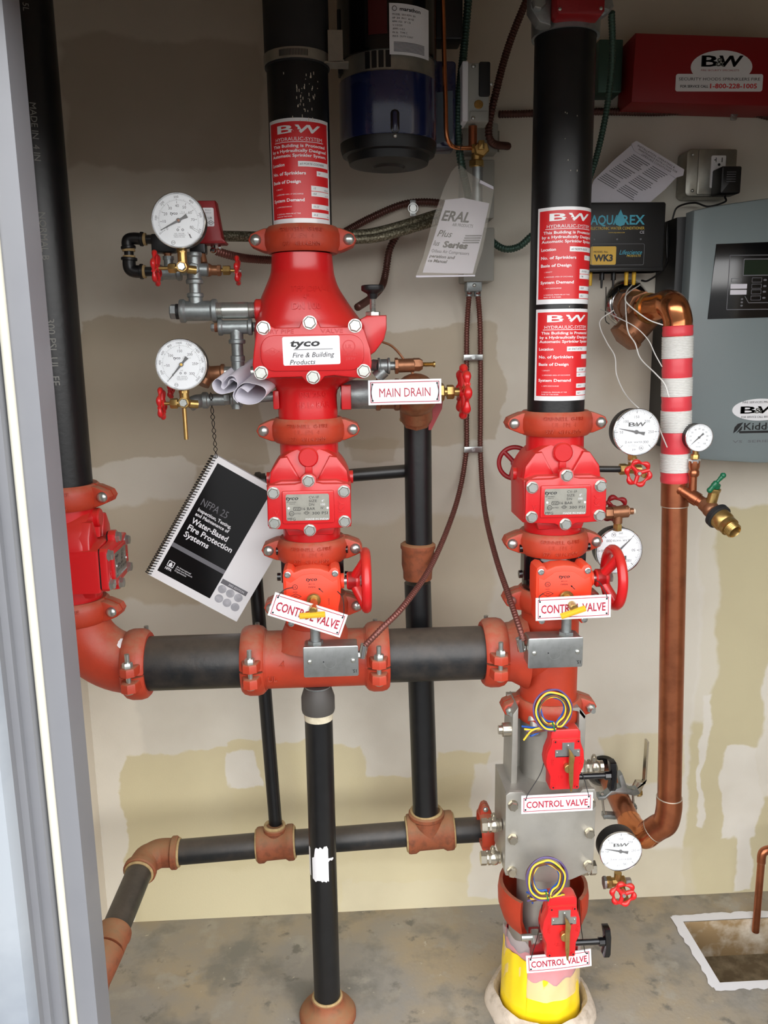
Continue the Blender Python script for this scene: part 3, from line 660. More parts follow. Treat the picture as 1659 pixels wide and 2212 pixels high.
def butterfly_valve(px, py, x, label, flag_roll, wheel_dx=0):
    p = at(px, py, Y0-.105); s = scl(px, py, Y0-.105); loc = V((x, Y0, p.z)); M = fm(loc, s); r = RP/s
    t = thing('butterfly_valve', label, 'control valve', loc, 'butterfly control valves')
    b = B('black_gloss', M)
    b.lathe((0, -60, 0), (0, 1, 0), [(0, r*.97), (0, r*1.0), (40, r*1.02), (48, r*1.08), (120, r*1.08), (128, r*1.0), (170, r*.99)], 48)
    for sx in (1, -1):
        b.box(sx*60-10, sx*60+10, 10, 96, -6, 30)
        for y_ in (22, 82): b.cyl((sx*72, y_, 22), (sx*80, y_, 22), 9, 12)
    b.to('body', t)
    b = B('orange', M)
    P = [(-62, 48), (-60, 58), (-52, 64), (-42, 62), (-37, 55), (-20, 62), (0, 64), (20, 62), (37, 55), (42, 62), (52, 64), (60, 58), (62, 48), (64, 20), (62, -8), (57, -30), (58, -58), (52, -70), (42, -70), (36, -60), (-36, -60), (-42, -70), (-52, -70), (-58, -58), (-57, -30), (-62, 0)]
    b.prism(P, 52, 108, 6); b.cyl((50, 25, 80), (70, 25, 80), 17, 20); b.to('gearbox', t)
    b = B('orange', M); b.prism(poly_inset([(-58, 40), (-45, 34), (-22, 50), (0, 53), (22, 50), (45, 34), (58, 40), (60, 15), (54, -50), (-54, -50), (-58, 0)], 2), 107, 109.5, 1); z = 109.9
    b.m('ink').text('tyco', 0, 39, 7.5, w=24, bold=.02, shear=.2, z=z).ring2(-36, 22, 6, 1, 18, z).text('UL', -36, 22, 5, z=z).text('CLOSED', 36, -12, 3, z=z, up=90).text('OPEN', 0, 21, 3.6, w=15, z=z).text('BFV-N', 0, 28, 2.2, w=13, z=z).line(16, 17, 24, 9, 1.6, z).face([(14, 19), (19, 17), (16, 14)], z)
    b.text('FM', -35, 1, 4, z=z).text('LISTED', -36, 11, 2.4, z=z)
    for (x0, y0_, x1, y1_) in ((-47, 1, -35, 7), (-23, 1, -35, 7), (-47, 1, -35, -5), (-23, 1, -35, -5)): b.line(x0, y0_, x1, y1_, .9, z)
    fp = b.to('faceplate', t)
    for x_, y_ in ((-51, 50), (51, 50), (-47, -60), (47, -60)): B('steel', M).lathe((x_, y_, 106), (0, 0, 1), [(0, 7), (5, 7), (6, 5), (3, 3.5)], 16).to('bolt', t)
    b = B('brass', M); b.cyl((4, -6, 108), (4, -6, 122), 15, 24, ch=2).cyl((4, -6, 120), (4, -12, 178), 9, 20, ch=2); st = b.to('stem', t)
    Mf = M @ Mx.Translation((2, -20, 178)) @ rot(flag_roll, 0, 20); B('yellow', Mf).slab(0, 0, 54, 10, 1, -4, 4, 1).to('position_flag', t)
    b = B('steel', M).cyl((64, 25, 80), (92, 25, 80), 8, 16); b.to('shaft', t)
    Mw = M.to_3x3(); C = M @ V((118+wheel_dx, 25, 80))
    B('red', M).cyl((76, 25, 80), (104, 25, 80), 20, 24, ch=3).to('wheel_hub', t)
    handwheel(t, C, (1, 0, 0), 62*s, 11*s, 0, 3, 'red', 24*s, 20*s, up=(.3, 0, 1))
    return t
def junction_box(px, py, Yf, w, h, label, nub, side):
    M = IM(px, py, Yf); t = thing('junction_box', label, 'electrical box', at(px, py, Yf), 'steel junction boxes on the valves')
    b = B('box_metal', M); b.prism(rrect(px, -py, w-4, h-4, 4), -48, -2, 3); b.to('box', t)
    b = B('steel', M); x, y = px, -py; b.prism(rrect(x, y, w, h, 4), -3, 1, 1.5)
    b.ring2(x-2, y-1, 13.5, 1.2, 26, 1.4).m('ink').text('15.', x+w*.42, y-h*.33, 7, z=1.6, up=180).cyl((x-16, y, 1), (x-16, y, 1.5), 1.5, 8)
    cv = b.to('cover', t, 'flat steel cover plate')
    for sx in (-.39, .40): B('zinc', M).dome((x+sx*w, y+1, 1), (0, 0, 1), 5.2, 3).to('screw', cv)
    b = B('galv', M)
    nx = nub-px; b.cyl((nub, y+h/2-4, -25), (nub, y+h/2+34, -25), 11, 20).cyl((nub, y+h/2-2, -25), (nub, y+h/2+5, -25), 17, 6); b.to('nipple', t)
    for q in (-.35, .02, .3): B('steel', M).prism(circ(0, 0, 1), 0, .1) if 0 else None
    b = B('chrome', M); sx = side
    b.cyl((x+sx*w/2, y+4, -25), (x+sx*(w/2+14), y+4, -25), 8, 6).cyl((x+sx*(w/2+8), y-2, -25), (x+sx*(w/2+14), y+26, -23), 9, 14); b.to('connector', t, 'zinc conduit connector')
    return t, M
# ---- left riser
b = B('black_pipe').cyl((XL, Y0, 1.262), (XL, Y0, 2.69), RP, 48)
lx = b.top('riser_pipe', 'tall black riser pipe beside the grey door frame, stencilled down its side', 'pipe', 'black riser pipes')
b = B('stencil'); F = fm(V((XL, Y0, 1.72))) @ Mx.Rotation(math.radians(28), 4, 'Y')

for s_, u, v, h in (('STD 5L', 0, .42, .010), ('MADE IN  4 IN', -.003, .20, .011), ('NORMAL B', -.004, .02, .012), ('300 PSI  UL  FE', -.006, -.19, .014)): wtext(B('stencil'), s_, F, RP, u, v, h, up=-90).to('stencil', lx, 'grey stencilled lettering')
vcoupling(1.247, XL, 'orange coupling under the tall black riser beside the door frame', yaw=-8)
check_valve(150, 1158, XL, 'red check valve by the door frame, its bolted cover facing right', yaw=90, z=at(672, 1097, Y0-.105).z-.122)
vcoupling(1.009, XL, 'orange coupling between the left check valve and the big elbow', yaw=-8)
b = B('coupling'); cx, cz = XL+.125, ZH+.125
P = [V((XL, Y0, cz+.02))]+[V((cx-.125*math.cos(a), Y0, cz-.125*math.sin(a))) for a in [math.radians(90*i/16) for i in range(17)]]+[V((cx+.02, Y0, ZH))]
b.tube(P, .0625, 40); b.m('offwhite')
el = b.top('pipe_elbow', 'big orange elbow at the lower left with a smear of white paint', 'pipe elbow')
b = B('white_gloss')
for (a, ph, r_) in ((64, 196, .008), (70, 200, .016), (76, 192, .014), (78, 206, .020), (84, 198, .020), (87, 212, .016), (72, 60, .014), (80, 70, .018)):
    aa, pp = math.radians(a), math.radians(ph); rad = V((-math.cos(aa), 0, -math.sin(aa))); c = V((cx, Y0, cz))+rad*.125; n = (-rad*math.sin(pp)+V((0, -1, 0))*math.cos(pp)).normalized()
    b.lathe(c+n*.0622, n, [(0, r_), (.0009, r_*.8)], 9)
b.to('paint_smear', el, 'white paint smear')
hcoupling(-.435, ZH, 'orange coupling on the lower header next to the big elbow, paint-splashed')
pipe((-.415, Y0, ZH), (-.21, Y0, ZH), RP, 'old_pipe', 'header_pipe', 'short dusty black header pipe between the big elbow and the middle tee', group='black header pipes')
hcoupling(-.192, ZH, 'orange header coupling left of the middle tee')
def tee(pts, label, cat='pipe tee'):
    b = B('coupling')
    for a, c in pts: b.cyl(a, c, .061, 44, ch=.004)
    return b
b = tee((((-.175, Y0, ZH), (.052, Y0, ZH)), ((XM, Y0, ZH), (XM, Y0, .985))), '')
b.lathe((XM, Y0, ZH+.035), (0, 0, 1), [(0, .085), (.03, .068), (.045, .062)], 40)
b.cyl((-.17, Y0, ZH), (-.165, Y0, ZH), .0635, 40).cyl((.042, Y0, ZH), (.047, Y0, ZH), .0635, 40)
F = fm(V((0, Y0-.0612, ZH))); b.F = F; b.text('4', -.13, .01, .018, z=.001, dep=.006).text('UL', -.15, -.02, .012, z=.0005, dep=.006); b.F = IDX
b.top('pipe_tee', 'orange tee in the header under the middle control valve', 'pipe tee', 'orange tees')
hcoupling(.069, ZH, 'orange header coupling right of the middle tee, behind a thin armoured conduit')
pipe((.09, Y0, ZH), (.30, Y0, ZH), RP, 'old_pipe', 'header_pipe', 'short dusty black header pipe between the middle and right tees', group='black header pipes')
hcoupling(.319, ZH, 'orange header coupling just left of the right tee')
# ---- middle riser
b = B('black_pipe').cyl((XM, Y0, 1.752), (XM, Y0, 2.69), RP, 48)
o = b.top('riser_pipe', 'middle black riser pipe carrying one red placard and a steel band', 'pipe', 'black riser pipes')
b = B('dustpaint'); F = fm(V((XM, Y0, 1.96)))
random.seed(5)
for i in range(70):
    u, v = random.gauss(.014, .012), random.uniform(-.06, .06); b.F, b.W = F, cylwarp(RP+.0004); b.slab(u, v, .0012, random.uniform(.001, .006), .0004, 0, .0003)
b.to('paint_flecks', o, 'grey paint flecks')['kind'] = 'stuff'
sticker_hydraulic(648, 254, 482, RP, Y0, 0, ('#3 PORTE COCHERE', '14', '.15', '150', '50.23', '50.2'), 'red hydraulic system placard on the middle black riser', XM)
zt = at(640, 112, Y0-.06).z
t = thing('band_clamp', 'steel band clamp round the middle riser under the motor bracket', 'clamp', V((XM, Y0, zt)))
b = B('rubber').lathe((XM, Y0, zt-.012), (0, 0, 1), [(0, RP), (0, RP+.003), (.30, RP+.003), (.30, RP)], 48); b.to('rubber_sleeve', t)
b = B('box_metal').lathe((XM, Y0, zt-.009), (0, 0, 1), [(0, RP+.003), (0, RP+.0048), (.018, RP+.0048), (.018, RP+.003)], 48)
b.m('ink'); b.F, b.W = fm(V((XM, Y0, zt))), cylwarp(RP+.0049)
for i in range(20): b.slab(-.030+.0027*i, 0, .0014, .011, .0004, 0, .0004)
b.to('band', t)
b = B('box_metal').box(XM+.058, XM+.085, Y0-.035, Y0-.032, zt-.008, zt+.045); b.box(XM+.05, XM+.095, Y0-.035, Y0, zt-.010, zt-.007); b.to('bracket', t)
vcoupling(1.735, XM, 'orange coupling between the middle black riser and the dry pipe valve')
# dry pipe valve
M = IM(684, 760, Y0-.115); s = scl(684, 760, Y0-.115); Mi = M.inverted(); A = Mi @ V((XM, Y0, at(684, 760, Y0).z)); ax, az = A.x, A.z; r = RP/s
dv = thing('dry_pipe_valve', 'large red dry pipe valve with a white maker sticker on its bolted cover', 'valve', V((XM, Y0, 1.55)))
ST = [(-940, ax, r*1.0, r*1.0, 2), (-905, ax, r*1.04, r*1.04, 2), (-850, ax, r*1.06, r*1.06, 2), (-826, ax+4, 102, 92, 2.6), (-812, ax+11, 124, 108, 3.4), (-765, ax+14, 128, 112, 3.6), (-712, ax+12, 127, 112, 3.2), (-690, ax+8, 120, 108, 2.7), (-665, ax+2, 108, 103, 2.4), (-640, ax-3, 97, 97, 2.2), (-615, ax-5, 84, 87, 2.1), (-592, ax-4, 75, 77, 2), (-575, ax-3, 71, 71, 2), (-540, ax-3, r*1.02, r*1.02, 2)]
b = B('red', M)
from bisect import bisect_left
def dense(S, n=4):
    P = spline([V((i, q[0], q[1])) for i, q in enumerate(S)], n); Q = spline([V((q[2], q[3], q[4])) for q in S], n)
    return [(p.y, p.z, q.x, q.y, q.z) for p, q in zip(P, Q)]
SD = dense(ST)
b.loft([(y, cx_, rx, az, rz, n) for y, cx_, rx, rz, n in SD], 56)
def zsurf(x, y):
    for q0, q1 in zip(SD, SD[1:]):
        if q0[0] <= y <= q1[0]:
            f = (y-q0[0])/(q1[0]-q0[0]); cx_, rx, rz, n = [q0[i]+(q1[i]-q0[i])*f for i in (1, 2, 3, 4)]
            return az+rz*max(0, 1-min(1, abs((x-cx_)/rx))**n)**(1/n)
    return az
b.W = lambda p: V((p.x, p.y, zsurf(p.x, p.y)+p.z))
b.text('TFP DPV-1', 672, -621, 12, w=84, z=2, bold=.02, dep=3).text('4"', 664, -639, 10, z=2, bold=.02, dep=3).text('DN 100', 664, -659, 14, w=62, z=2.4, bold=.03, dep=3).text('PSI 250', 672, -857, 12, w=60, z=2, bold=.02, dep=3).text('HS 16 BAR', 672, -880, 13, w=76, z=2, bold=.03, dep=3)
b.W = None
b.prism([(795, -682), (838, -682), (838, -712), (832, -735), (812, -762), (800, -770), (780, -770), (780, -690)], -75, -25, 6)
b.cyl((590, -665, az+20), (545, -665, az+20), 26, 24, ch=3).cyl((585, -800, az+45), (548, -800, az+45), 24, 24, ch=3)
b.prism([(735, -838), (758, -838), (758, -895), (735, -895)], az-20, az+40, 4).slab(585, -870, 14, 44, 4, az-10, az+30, 2)
b.to('body', dv)
b = B('red', M)
C = [(549, -755), (556, -716), (566, -702), (588, -703), (596, -707), (648, -707), (654, -694), (671, -687), (688, -694), (694, -707), (750, -707), (758, -700), (780, -703), (788, -716), (800, -755), (803, -785), (800, -812), (784, -820), (720, -812), (700, -814), (690, -826), (675, -830), (660, -826), (650, -814), (585, -815), (563, -820), (548, -812), (545, -785)]
b.prism(C, -18, 0, 4).slab(675, -762, 222, 78, 30, -2, 4, 2)
b.text('DRY PIPE', 605, -715, 9, w=62, z=1.6, dep=2).text('VALVE', 718, -715, 9, w=48, z=1.6, dep=2)
for sx, x_ in ((1, 590),): b.text('FM', x_-2, -758, 7, z=4.6).line(574, -758, 589, -750, 1.3, 4.5).line(604, -758, 589, -750, 1.3, 4.5).line(574, -758, 589, -766, 1.3, 4.5).line(604, -758, 589, -766, 1.3, 4.5)
b.ring2(754, -749, 14, 2, 24, 4.5).text('UL', 754, -749, 9, z=4.5).text('LISTED', 758, -766, 6, w=30, z=4.5).text('287Y', 757, -776, 6, w=22, z=4.5)
cv = b.to('cover', dv)
B('wire_black', M).prism(poly_inset(C, 2), -21, -17).to('gasket', dv)
b = B('white', M @ Mx.Translation((673, -757, 0)) @ Mx.Rotation(math.radians(1), 4, 'Z')); b.slab(0, 0, 123, 62, 4, 3.5, 4.6); b.m('ink'); z = 5
b.text('tyco', -13, 17, 15, w=64, bold=.03, shear=.15, z=z).line(-38, 2.5, 46, 2.5, 1, z).text('Fire & Building', 4, -9, 10.5, w=90, shear=.25, z=z).text('Products', -20, -24, 10.5, w=55, shear=.25, z=z); b.to('sticker', cv, 'white maker sticker with black lettering')
for x_, y_ in ((572, -707), (671, -697), (768, -705), (563, -804), (675, -815), (785, -803)): B('zinc', M).hexbolt((x_, y_, -1), (0, 0, 1), 13.5, 11).to('bolt', cv)
b = B('black', M); kx, kz = 809, -48
b.lathe((kx, -645, kz), (0, 1, 0), [(0, 9), (10, 12), (17, 24), (19, 25), (27, 25), (29, 23), (29, 10), (24, 9)], 16); kb = b.to('reset_knob', dv, 'black reset knob')
b = B('zinc', M).hexa((kx, -683, kz), (0, 1, 0), 17, 10)
b.lathe((kx, -673, kz), (0, 1, 0), [(i*2, 7 if i % 2 else 6) for i in range(15)], 14); b.to('knob_stem', kb)
vcoupling(1.371, XM, 'orange coupling between the dry pipe valve and the middle check valve')
check_valve(672, 1097, XM, 'red check valve in the middle riser, right of the spiral-bound manual')
vcoupling(1.126, XM, 'orange coupling between the middle check valve and its control valve')
butterfly_valve(679, 1290, XM, 'middle control valve with orange gearbox and red wheel, tilted sign in front', 3)
vcoupling(1.003, XM, 'orange coupling directly above the middle tee, behind the tilted sign', words=False)
# ---- right riser
b = B('black_pipe').cyl((XRI, Y0, 1.392), (XRI, Y0, 2.69), RP, 48)
o = b.top('riser_pipe', 'right black riser pipe carrying two red placards, one above the other', 'pipe', 'black riser pipes')
b = B('dustpaint'); b.F, b.W = fm(V((XRI, Y0, 1.66))), cylwarp(RP+.0004)
for i in range(24): b.slab(random.gauss(.0, .015), random.uniform(-.2, .3), .001, random.uniform(.001, .004), .0003, 0, .0003)
b.to('paint_flecks', o, 'grey paint flecks')['kind'] = 'stuff'
sticker_hydraulic(1215, 446, 656, RP, Y0, 6, ('#2 NORTH BLDG', '15', '.10/1950', '196', '50.8', '45.2'), 'upper of the two red placards on the right black riser', XRI)
sticker_hydraulic(1208, 667, 866, RP, Y0, 6, ('#1 EAST ATTIC', '1', '.10/1500', '134', '203.5', '46.9'), 'lower of the two red placards on the right riser, above the orange coupling', XRI)
vcoupling(1.376, XRI, 'orange coupling under the two placards of the right riser')
check_valve(1212, 1085, XRI, 'red check valve in the right riser, left of the copper pipe')
vcoupling(1.127, XRI, 'orange coupling between the right check valve and its control valve')
butterfly_valve(1238, 1283, XRI, 'right control valve with orange gearbox and red wheel before a gauge', 22)
vcoupling(1.003, XRI, 'orange coupling directly above the right tee, behind the level sign', words=False)
b = tee((((XRI, Y0, .775), (XRI, Y0, .985)), ((.335, Y0, ZH), (XRI, Y0, ZH))), '')
b.lathe((XRI-.105, Y0, ZH), (1, 0, 0), [(0, .062), (.02, .064), (.05, .08)], 40)
b.cyl((.338, Y0, ZH), (.343, Y0, ZH), .0635, 40)
b.top('pipe_tee', 'orange tee at the right end of the header, feeding the right riser', 'pipe tee', 'orange tees')
vcoupling(.757, XRI, 'orange coupling between the right tee and the stainless valve body', nut=True, words=False)
# ---- boxes and signs
jb, M = junction_box(715, 1429, Y0-.125, 119, 66, 'steel junction box in front of the middle tee', 682, 1)
jb2, M = junction_box(1200, 1410, Y0-.125, 120, 65, 'steel junction box in front of the right tee', 1229, -1)
t, M = sign(665, 1328, 164, 54, Y0-.145, -20.0, 'CONTROL VALVE', 'tilted CONTROL VALVE sign hanging on the middle valve')
wire(t, [M @ V((-73, 20, 2)), M @ V((-70, 30, 1)), M @ V((-62, 40, -2)), M @ V((-50, 45, -8))]); wire(t, [M @ V((73, 20, 2)), M @ V((72, 30, 1)), M @ V((60, 58, -4)), M @ V((45, 66, -14))])
t, M = sign(1238, 1312, 164, 51, Y0-.145, 1.2, 'CONTROL VALVE', 'level CONTROL VALVE sign under the yellow flag of the right valve')
wire(t, [M @ V((-74, 18, 2)), M @ V((-74, 28, 1)), M @ V((-64, 34, -4))]); wire(t, [M @ V((74, 18, 2)), M @ V((70, 30, 1)), M @ V((62, 48, -10)), M @ V((52, 54, -20))])
# ---------------------------------------------------------------- alarm trim left of the dry pipe valve
YT = 1.64
def gauge_valve(px, py, Yv, label, wheel, R, side=-1, stem_up=30, hexm='zinc', group='brass gauge valves', front=True):
    "small brass three-way valve under a gauge; wheel: image x of its handwheel"
    M = IM(px, py, Yv); t = thing('gauge_valve', label, 'gauge valve', at(px, py, Yv), group)
    b = B('brass', M); x, y = px, -py
    b.ball((x, y, 0), 13.5, 18).cyl((x, y, -4), (x, y, 14), 11, 20); b.cyl((x, y+6, 0), (x, y+stem_up-8, 0), 10, 20).hexa((x, y+stem_up-14, 0), (0, 1, 0), 11, 14)
    b.cyl((x, y-2, 0), (x+side*22, y-2, 0), 8, 16).hexa((x+side*15, y-2, 0), (side, 0, 0), 11.5, 16).cyl((x+side*28, y-2, 0), (wheel, y-2, 0), 3.8, 12)
    b.cyl((x-side*8, y-4, -6), (x-side*26, y-6, -12), 9, 16); b.to('body', t)
    if front: B('zinc', M).hexa((x, y, 12), (0, 0, 1), 9.5, 9).to('cap_screw', t)
    s = scl(px, py, Yv); handwheel(t, M @ V((wheel, y-2, 0)), (side, 0, 0), R*s, 4.2*s, 6, 3, hub=8*s)
    return t, M
g1 = gauge(386, 476.5, 1.575, 58.5, 'upper left gauge dialled 0 to 550, beside the red pressure switch', 'tyco_air', 207)
g2 = gauge(392, 787.5, 1.575, 55.5, 'lower left gauge dialled 0 to 2000 with green needle hub, above a red wheel', 'tyco_water', 229)
t, M = gauge_valve(395, 577, 1.60, 'brass gauge valve under the upper left gauge, red wheel edge-on at its left', 338, 31, stem_up=45)
t, M = gauge_valve(399, 869, 1.60, 'brass gauge valve under the lower left gauge with a brass drip tube', 350, 29, stem_up=34)
B('brass', M).cyl((397, -882, 0), (398, -950, 2), 4.6, 14).to('drip_tube', t)
# black pipe loop
M = IM(300, 550, 1.69)
def ell(a, c, e_, r, m='black', lab=None):
    b = B(m, M); b.tube(spline([a, V(a).lerp(V(c), .55), V(a)*.12+V(c)*.76+V(e_)*.12, V(e_).lerp(V(c), .55), e_], 6), r, 20)
    for p, q in ((a, c), (e_, c)): p, q = V(p), V(q); b.cyl(p, p+(q-p).normalized()*7, r*1.22, 24, ch=1.2)
    return b
t = thing('pipe_loop', 'small black pipe loop with two elbows left of the upper left gauge', 'pipe', at(300, 550, 1.69))
ell((312, -517, 0), (277, -514, 0), (279, -538, 0), 13).to('elbow', t); ell((279, -556, 0), (277, -586, 0), (307, -587, 0), 14).to('elbow', t)
B('black_pipe', M).cyl((310, -517, 0), (400, -519, 0), 10, 18).to('pipe', t); B('black_pipe', M).cyl((306, -587, 0), (350, -587, 0), 10.5, 18).cyl((279, -536, 0), (279, -558, 0), 10, 18).to('pipe', t)
b = B('seal', M)
for p, q, r in (((312, -517, 0), (318, -517, 0), 13.5), ((279, -537, 0), (279, -543, 0), 13.5), ((279, -552, 0), (279, -557, 0), 13), ((306, -587, 0), (312, -587, 0), 14.5)): b.cyl(p, q, r, 20)
b.to('joint_sealant', t)
B('black', M).slab(355, -527, 50, 40, 4, -14, 14, 3).to('union_block', t)
b = B('galv', M); fitting(b, (338, -590, -2), (388, -590, -2), 15, 18).cyl((362, -590, -2), (362, -560, -2), 10, 18).cyl((362, -562, -2), (362, -554, -2), 12, 18); b.to('galvanized_tee', t)
B('bronze', M).cyl((361, -556, -2), (361, -534, -2), 8, 16).hexa((361, -549, -2), (0, 1, 0), 10, 12).to('bronze_plug', t)
# galvanized cross and big tee
M = IM(425, 620, 1.66)
t = thing('galvanized_cross', 'galvanized cross fitting on a short nipple under the red pressure switch', 'pipe fitting', at(422, 600, 1.66))
b = B('galv', M); fitting(b, (421, -613, 0), (421, -546, 0), 15.5, 18.5); b.cyl((395, -580, -4), (450, -583, -4), 14, 20); b.hexa((422, -582, 8), (0, 0, 1), 14, 10); b.to('body', t)
B('galv', M).cyl((421, -640, 0), (421, -612, 0), 11.8, 20).to('nipple', t)
t = thing('galvanized_tee', 'largest galvanized tee, plugged at its left end, feeding the dry pipe valve', 'pipe fitting', at(425, 672, 1.66))
b = B('galv', M); fitting(b, (387, -672, 0), (466, -672, 0), 22, 26, .14).cyl((421, -670, 0), (421, -642, 0), 15, 24).cyl((421, -643, 0), (421, -633, 0), 18, 24, ch=2); b.to('body', t)
b = B('rubber', M).cyl((378, -673, 0), (390, -673, 0), 17, 20); b.m('galv').hexa((379, -673, 0), (-1, 0, 0), 17, 14); b.to('plug', t)
b = B('zinc', M).lathe((464, -672, 0), (1, 0, 0), [(i*1.6, 18.6 if i % 2 else 17.2) for i in range(10)]+[(15, 18.6), (70, 18.6)]+[(70+i*1.6, 18.6 if i % 2 else 17.2) for i in range(10)], 28); b.to('nipple', t, 'bright threaded nipple')
# right hand trim valve behind
t = thing('trim_valve', 'bronze trim valve with a small red wheel, beside the pressure switch conduit', 'valve', at(470, 585, 1.70)); M = IM(470, 585, 1.70)
b = B('bronze', M).ball((448, -583, 0), 15, 16).cyl((430, -583, 0), (470, -584, 0), 11, 18).cyl((440, -568, -4), (436, -548, -8), 9, 16).hexa((470, -584, 0), (1, 0, 0), 13, 8); b.to('body', t)
b = B('brass', M).cyl((474, -584, 0), (512, -585, 0), 4, 12).hexa((482, -584, 0), (1, 0, 0), 11, 16); b.to('bonnet', t)
s = scl(512, 585, 1.70); handwheel(t, M @ V((513, -585, 0)), (1, 0, 0), 25*s, 4*s, 6, 3, hub=7*s)
# pressure switch
M = IM(455, 490, 1.70); t = thing('pressure_switch', 'red pressure switch box with a white sticker, partly behind the upper left gauge', 'pressure switch', at(455, 525, 1.70))
b = B('red_dark', M); b.prism([(424, -434), (468, -434), (479, -515), (487, -523), (484, -527), (432, -527), (420, -515)], -38, 6, 4); b.to('cover', t)
b = B('white', M).slab(452, -470, 24, 40, 3, 6, 7); b.m('ink').text('UR', 456, -472, 5, z=7.3).text('FM', 457, -482, 4, z=7.3).line(450, -482, 457, -477, .8, 7.3).line(464, -482, 457, -477, .8, 7.3).line(450, -482, 457, -487, .8, 7.3).line(464, -482, 457, -487, .8, 7.3); b.m('ink_grey').text('PS10-2', 452, -455, 3, z=7.3).text('SWITCH', 452, -461, 2.5, z=7.3); b.to('sticker', t)
B('black', M).slab(424, -535, 34, 26, 4, -30, 2, 3).to('base', t)
b = B('chrome', M).cyl((462, -526, -14), (462, -540, -12), 11, 20, ch=2).cyl((452, -534, -10), (474, -534, -10), 6, 14).ball((458, -541, -6), 8, 14); b.to('cable_clamp', t)
# lower trim
M = IM(500, 740, 1.66); t = thing('galvanized_tee', 'small galvanized tee on end between the big nipple and the rolled papers', 'pipe fitting', at(510, 760, 1.66))
b = B('galv', M); fitting(b, (474, -707, 0), (546, -707, 0), 15, 18, .12).cyl((512, -706, 0), (512, -734, 0), 14, 22).cyl((512, -733, 0), (512, -743, 0), 18, 22, ch=2).cyl((512, -743, 0), (512, -769, 0), 12.5, 20).cyl((512, -768, 0), (512, -782, 0), 15.5, 20, ch=2).cyl((512, -780, 0), (512, -800, 0), 14, 20); b.to('body', t)
b = B('rust', M).cyl((466, -707, 0), (478, -707, 0), 10, 16); b.m('galv').hexa((470, -707, 0), (-1, 0, 0), 9, 12); b.to('plug', t)
b = B('galv', M).cyl((546, -707, 0), (572, -707, -10), 10, 16); b.to('nipple', t)
M = IM(490, 840, 1.67); t = thing('trim_piping', 'rusty and galvanized trim piping behind the lower left gauge and rolled papers', 'pipe fitting', at(490, 860, 1.67))
B('zinc', M).cyl((484, -805, 0), (560, -805, 0), 13, 20).to('nipple', t); b = B('bronze', M); fitting(b, (448, -808, 0), (488, -806, 0), 17, 20, .2); b.cyl((450, -808, 0), (440, -830, 10), 15, 20); b.to('rusty_elbow', t, 'brown rusty elbow')
b = B('galv', M); b.tube(spline([(412, -872, 20), (424, -866, 14), (432, -865, 4), (450, -864, 0)], 5), 15, 18); b.cyl((436, -864, 0), (449, -864, 0), 18, 22, ch=2).cyl((449, -863, 0), (484, -863, 0), 13, 20).hexa((484, -862, 0), (1, 0, 0), 13, 13); fitting(b, (498, -862, 0), (522, -862, 0), 15, 17).cyl((520, -862, 0), (592, -858, 0), 11, 18).cyl((509, -866, 0), (509, -884, 0), 10, 16); b.to('galvanized_run', t)
s = scl(367, 838, 1.70); handwheel(t, M @ V((367, -838, -20)), (-1, 0, .1), 17*s, 4*s, 6, 3)
# rolled papers
def roll(pts, label, depth=.12, dx=.03, dz=.03):
    M = IM(515, 840, 1.585); P = [(M @ V((x, -y, 0))) for x, y in pts]; P = spline(P, 6)
    b = B('paper'); n = len(P); off = V((dx, depth, dz)); vs = []
    for p in P: vs += [p, p+off]
    nn = []
    for i in range(n): a, c = P[max(i-1, 0)], P[min(i+1, n-1)]; d = (c-a).normalized(); nn.append(V((d.z, 0, -d.x))*.0006)
    for p, q in zip(P, nn): vs += [p+q, p+q+off]
    f = []
    for i in range(n-1):
        f += [(2*i, 2*i+1, 2*i+3, 2*i+2), (2*n+2*i, 2*n+2*i+2, 2*n+2*i+3, 2*n+2*i+1), (2*i, 2*i+2, 2*n+2*i+2, 2*n+2*i)]
    b.add(vs, f); return b.top('rolled_paper', label, 'paper')
roll([(512, 826), (503, 820), (496, 822), (492, 832), (484, 840), (478, 836), (480, 824), (470, 818), (460, 828), (463, 842), (476, 850), (492, 848), (508, 842), (513, 830), (508, 815), (496, 813), (486, 822)], 'folded white paper roll, the left of two stuck behind the lower left gauge')
roll([(535, 848), (520, 838), (512, 846), (508, 858), (515, 868), (535, 874), (556, 870), (570, 858), (574, 846), (566, 836), (548, 830), (528, 828), (510, 840), (503, 856), (512, 870)], 'white paper roll, the right of two, with a torn brown corner')
# ---------------------------------------------------------------- spiral bound manual
M = pf(488, 1166, 1.765, -31.5); w, h = 218, 302
t = thing('spiral_manual', 'white spiral-bound manual with a black cover panel, hanging on a twisted wire', 'book', at(488, 1166, 1.765))
b = B('white', M).slab(0, 0, w, h, 2, -12, 0); pg = b.to('pages', t)
b = B('white_gloss', M); b.grid(-w/2, w/2, -h/2, h/2, .5, 1); z = .9
b.m('black_gloss').face([(-95, 138), (33, 138), (33, -133), (-95, -133)], z)
b.m('ink_grey'); z = 1.3; b.text('NFPA 25', -84, 49, 16, w=62, al='L', z=z)
b.m('white')
for s_, y, hh, ww in (('Inspection, Testing,', 30, 7.5, 80), ('and Maintenance of', 19, 7.5, 80), ('Water-Based', 3, 12.5, 86), ('Fire Protection', -14, 12.5, 106), ('Systems', -31, 12.5, 58)): b.text(s_, -83, y, hh, w=ww, al='L', bold=.02, z=z)
b.m('ink_grey').grid(-95, 33, -70, -60, z, 1)
b.m('white').frame2(-76, -106, 15, 14, 2, 1.5, z).text('NFPA', -76, -118, 6, w=15, bold=.02, z=z).face([(-79, -112), (-73, -112), (-72, -107), (-76, -101), (-80, -107)], z)
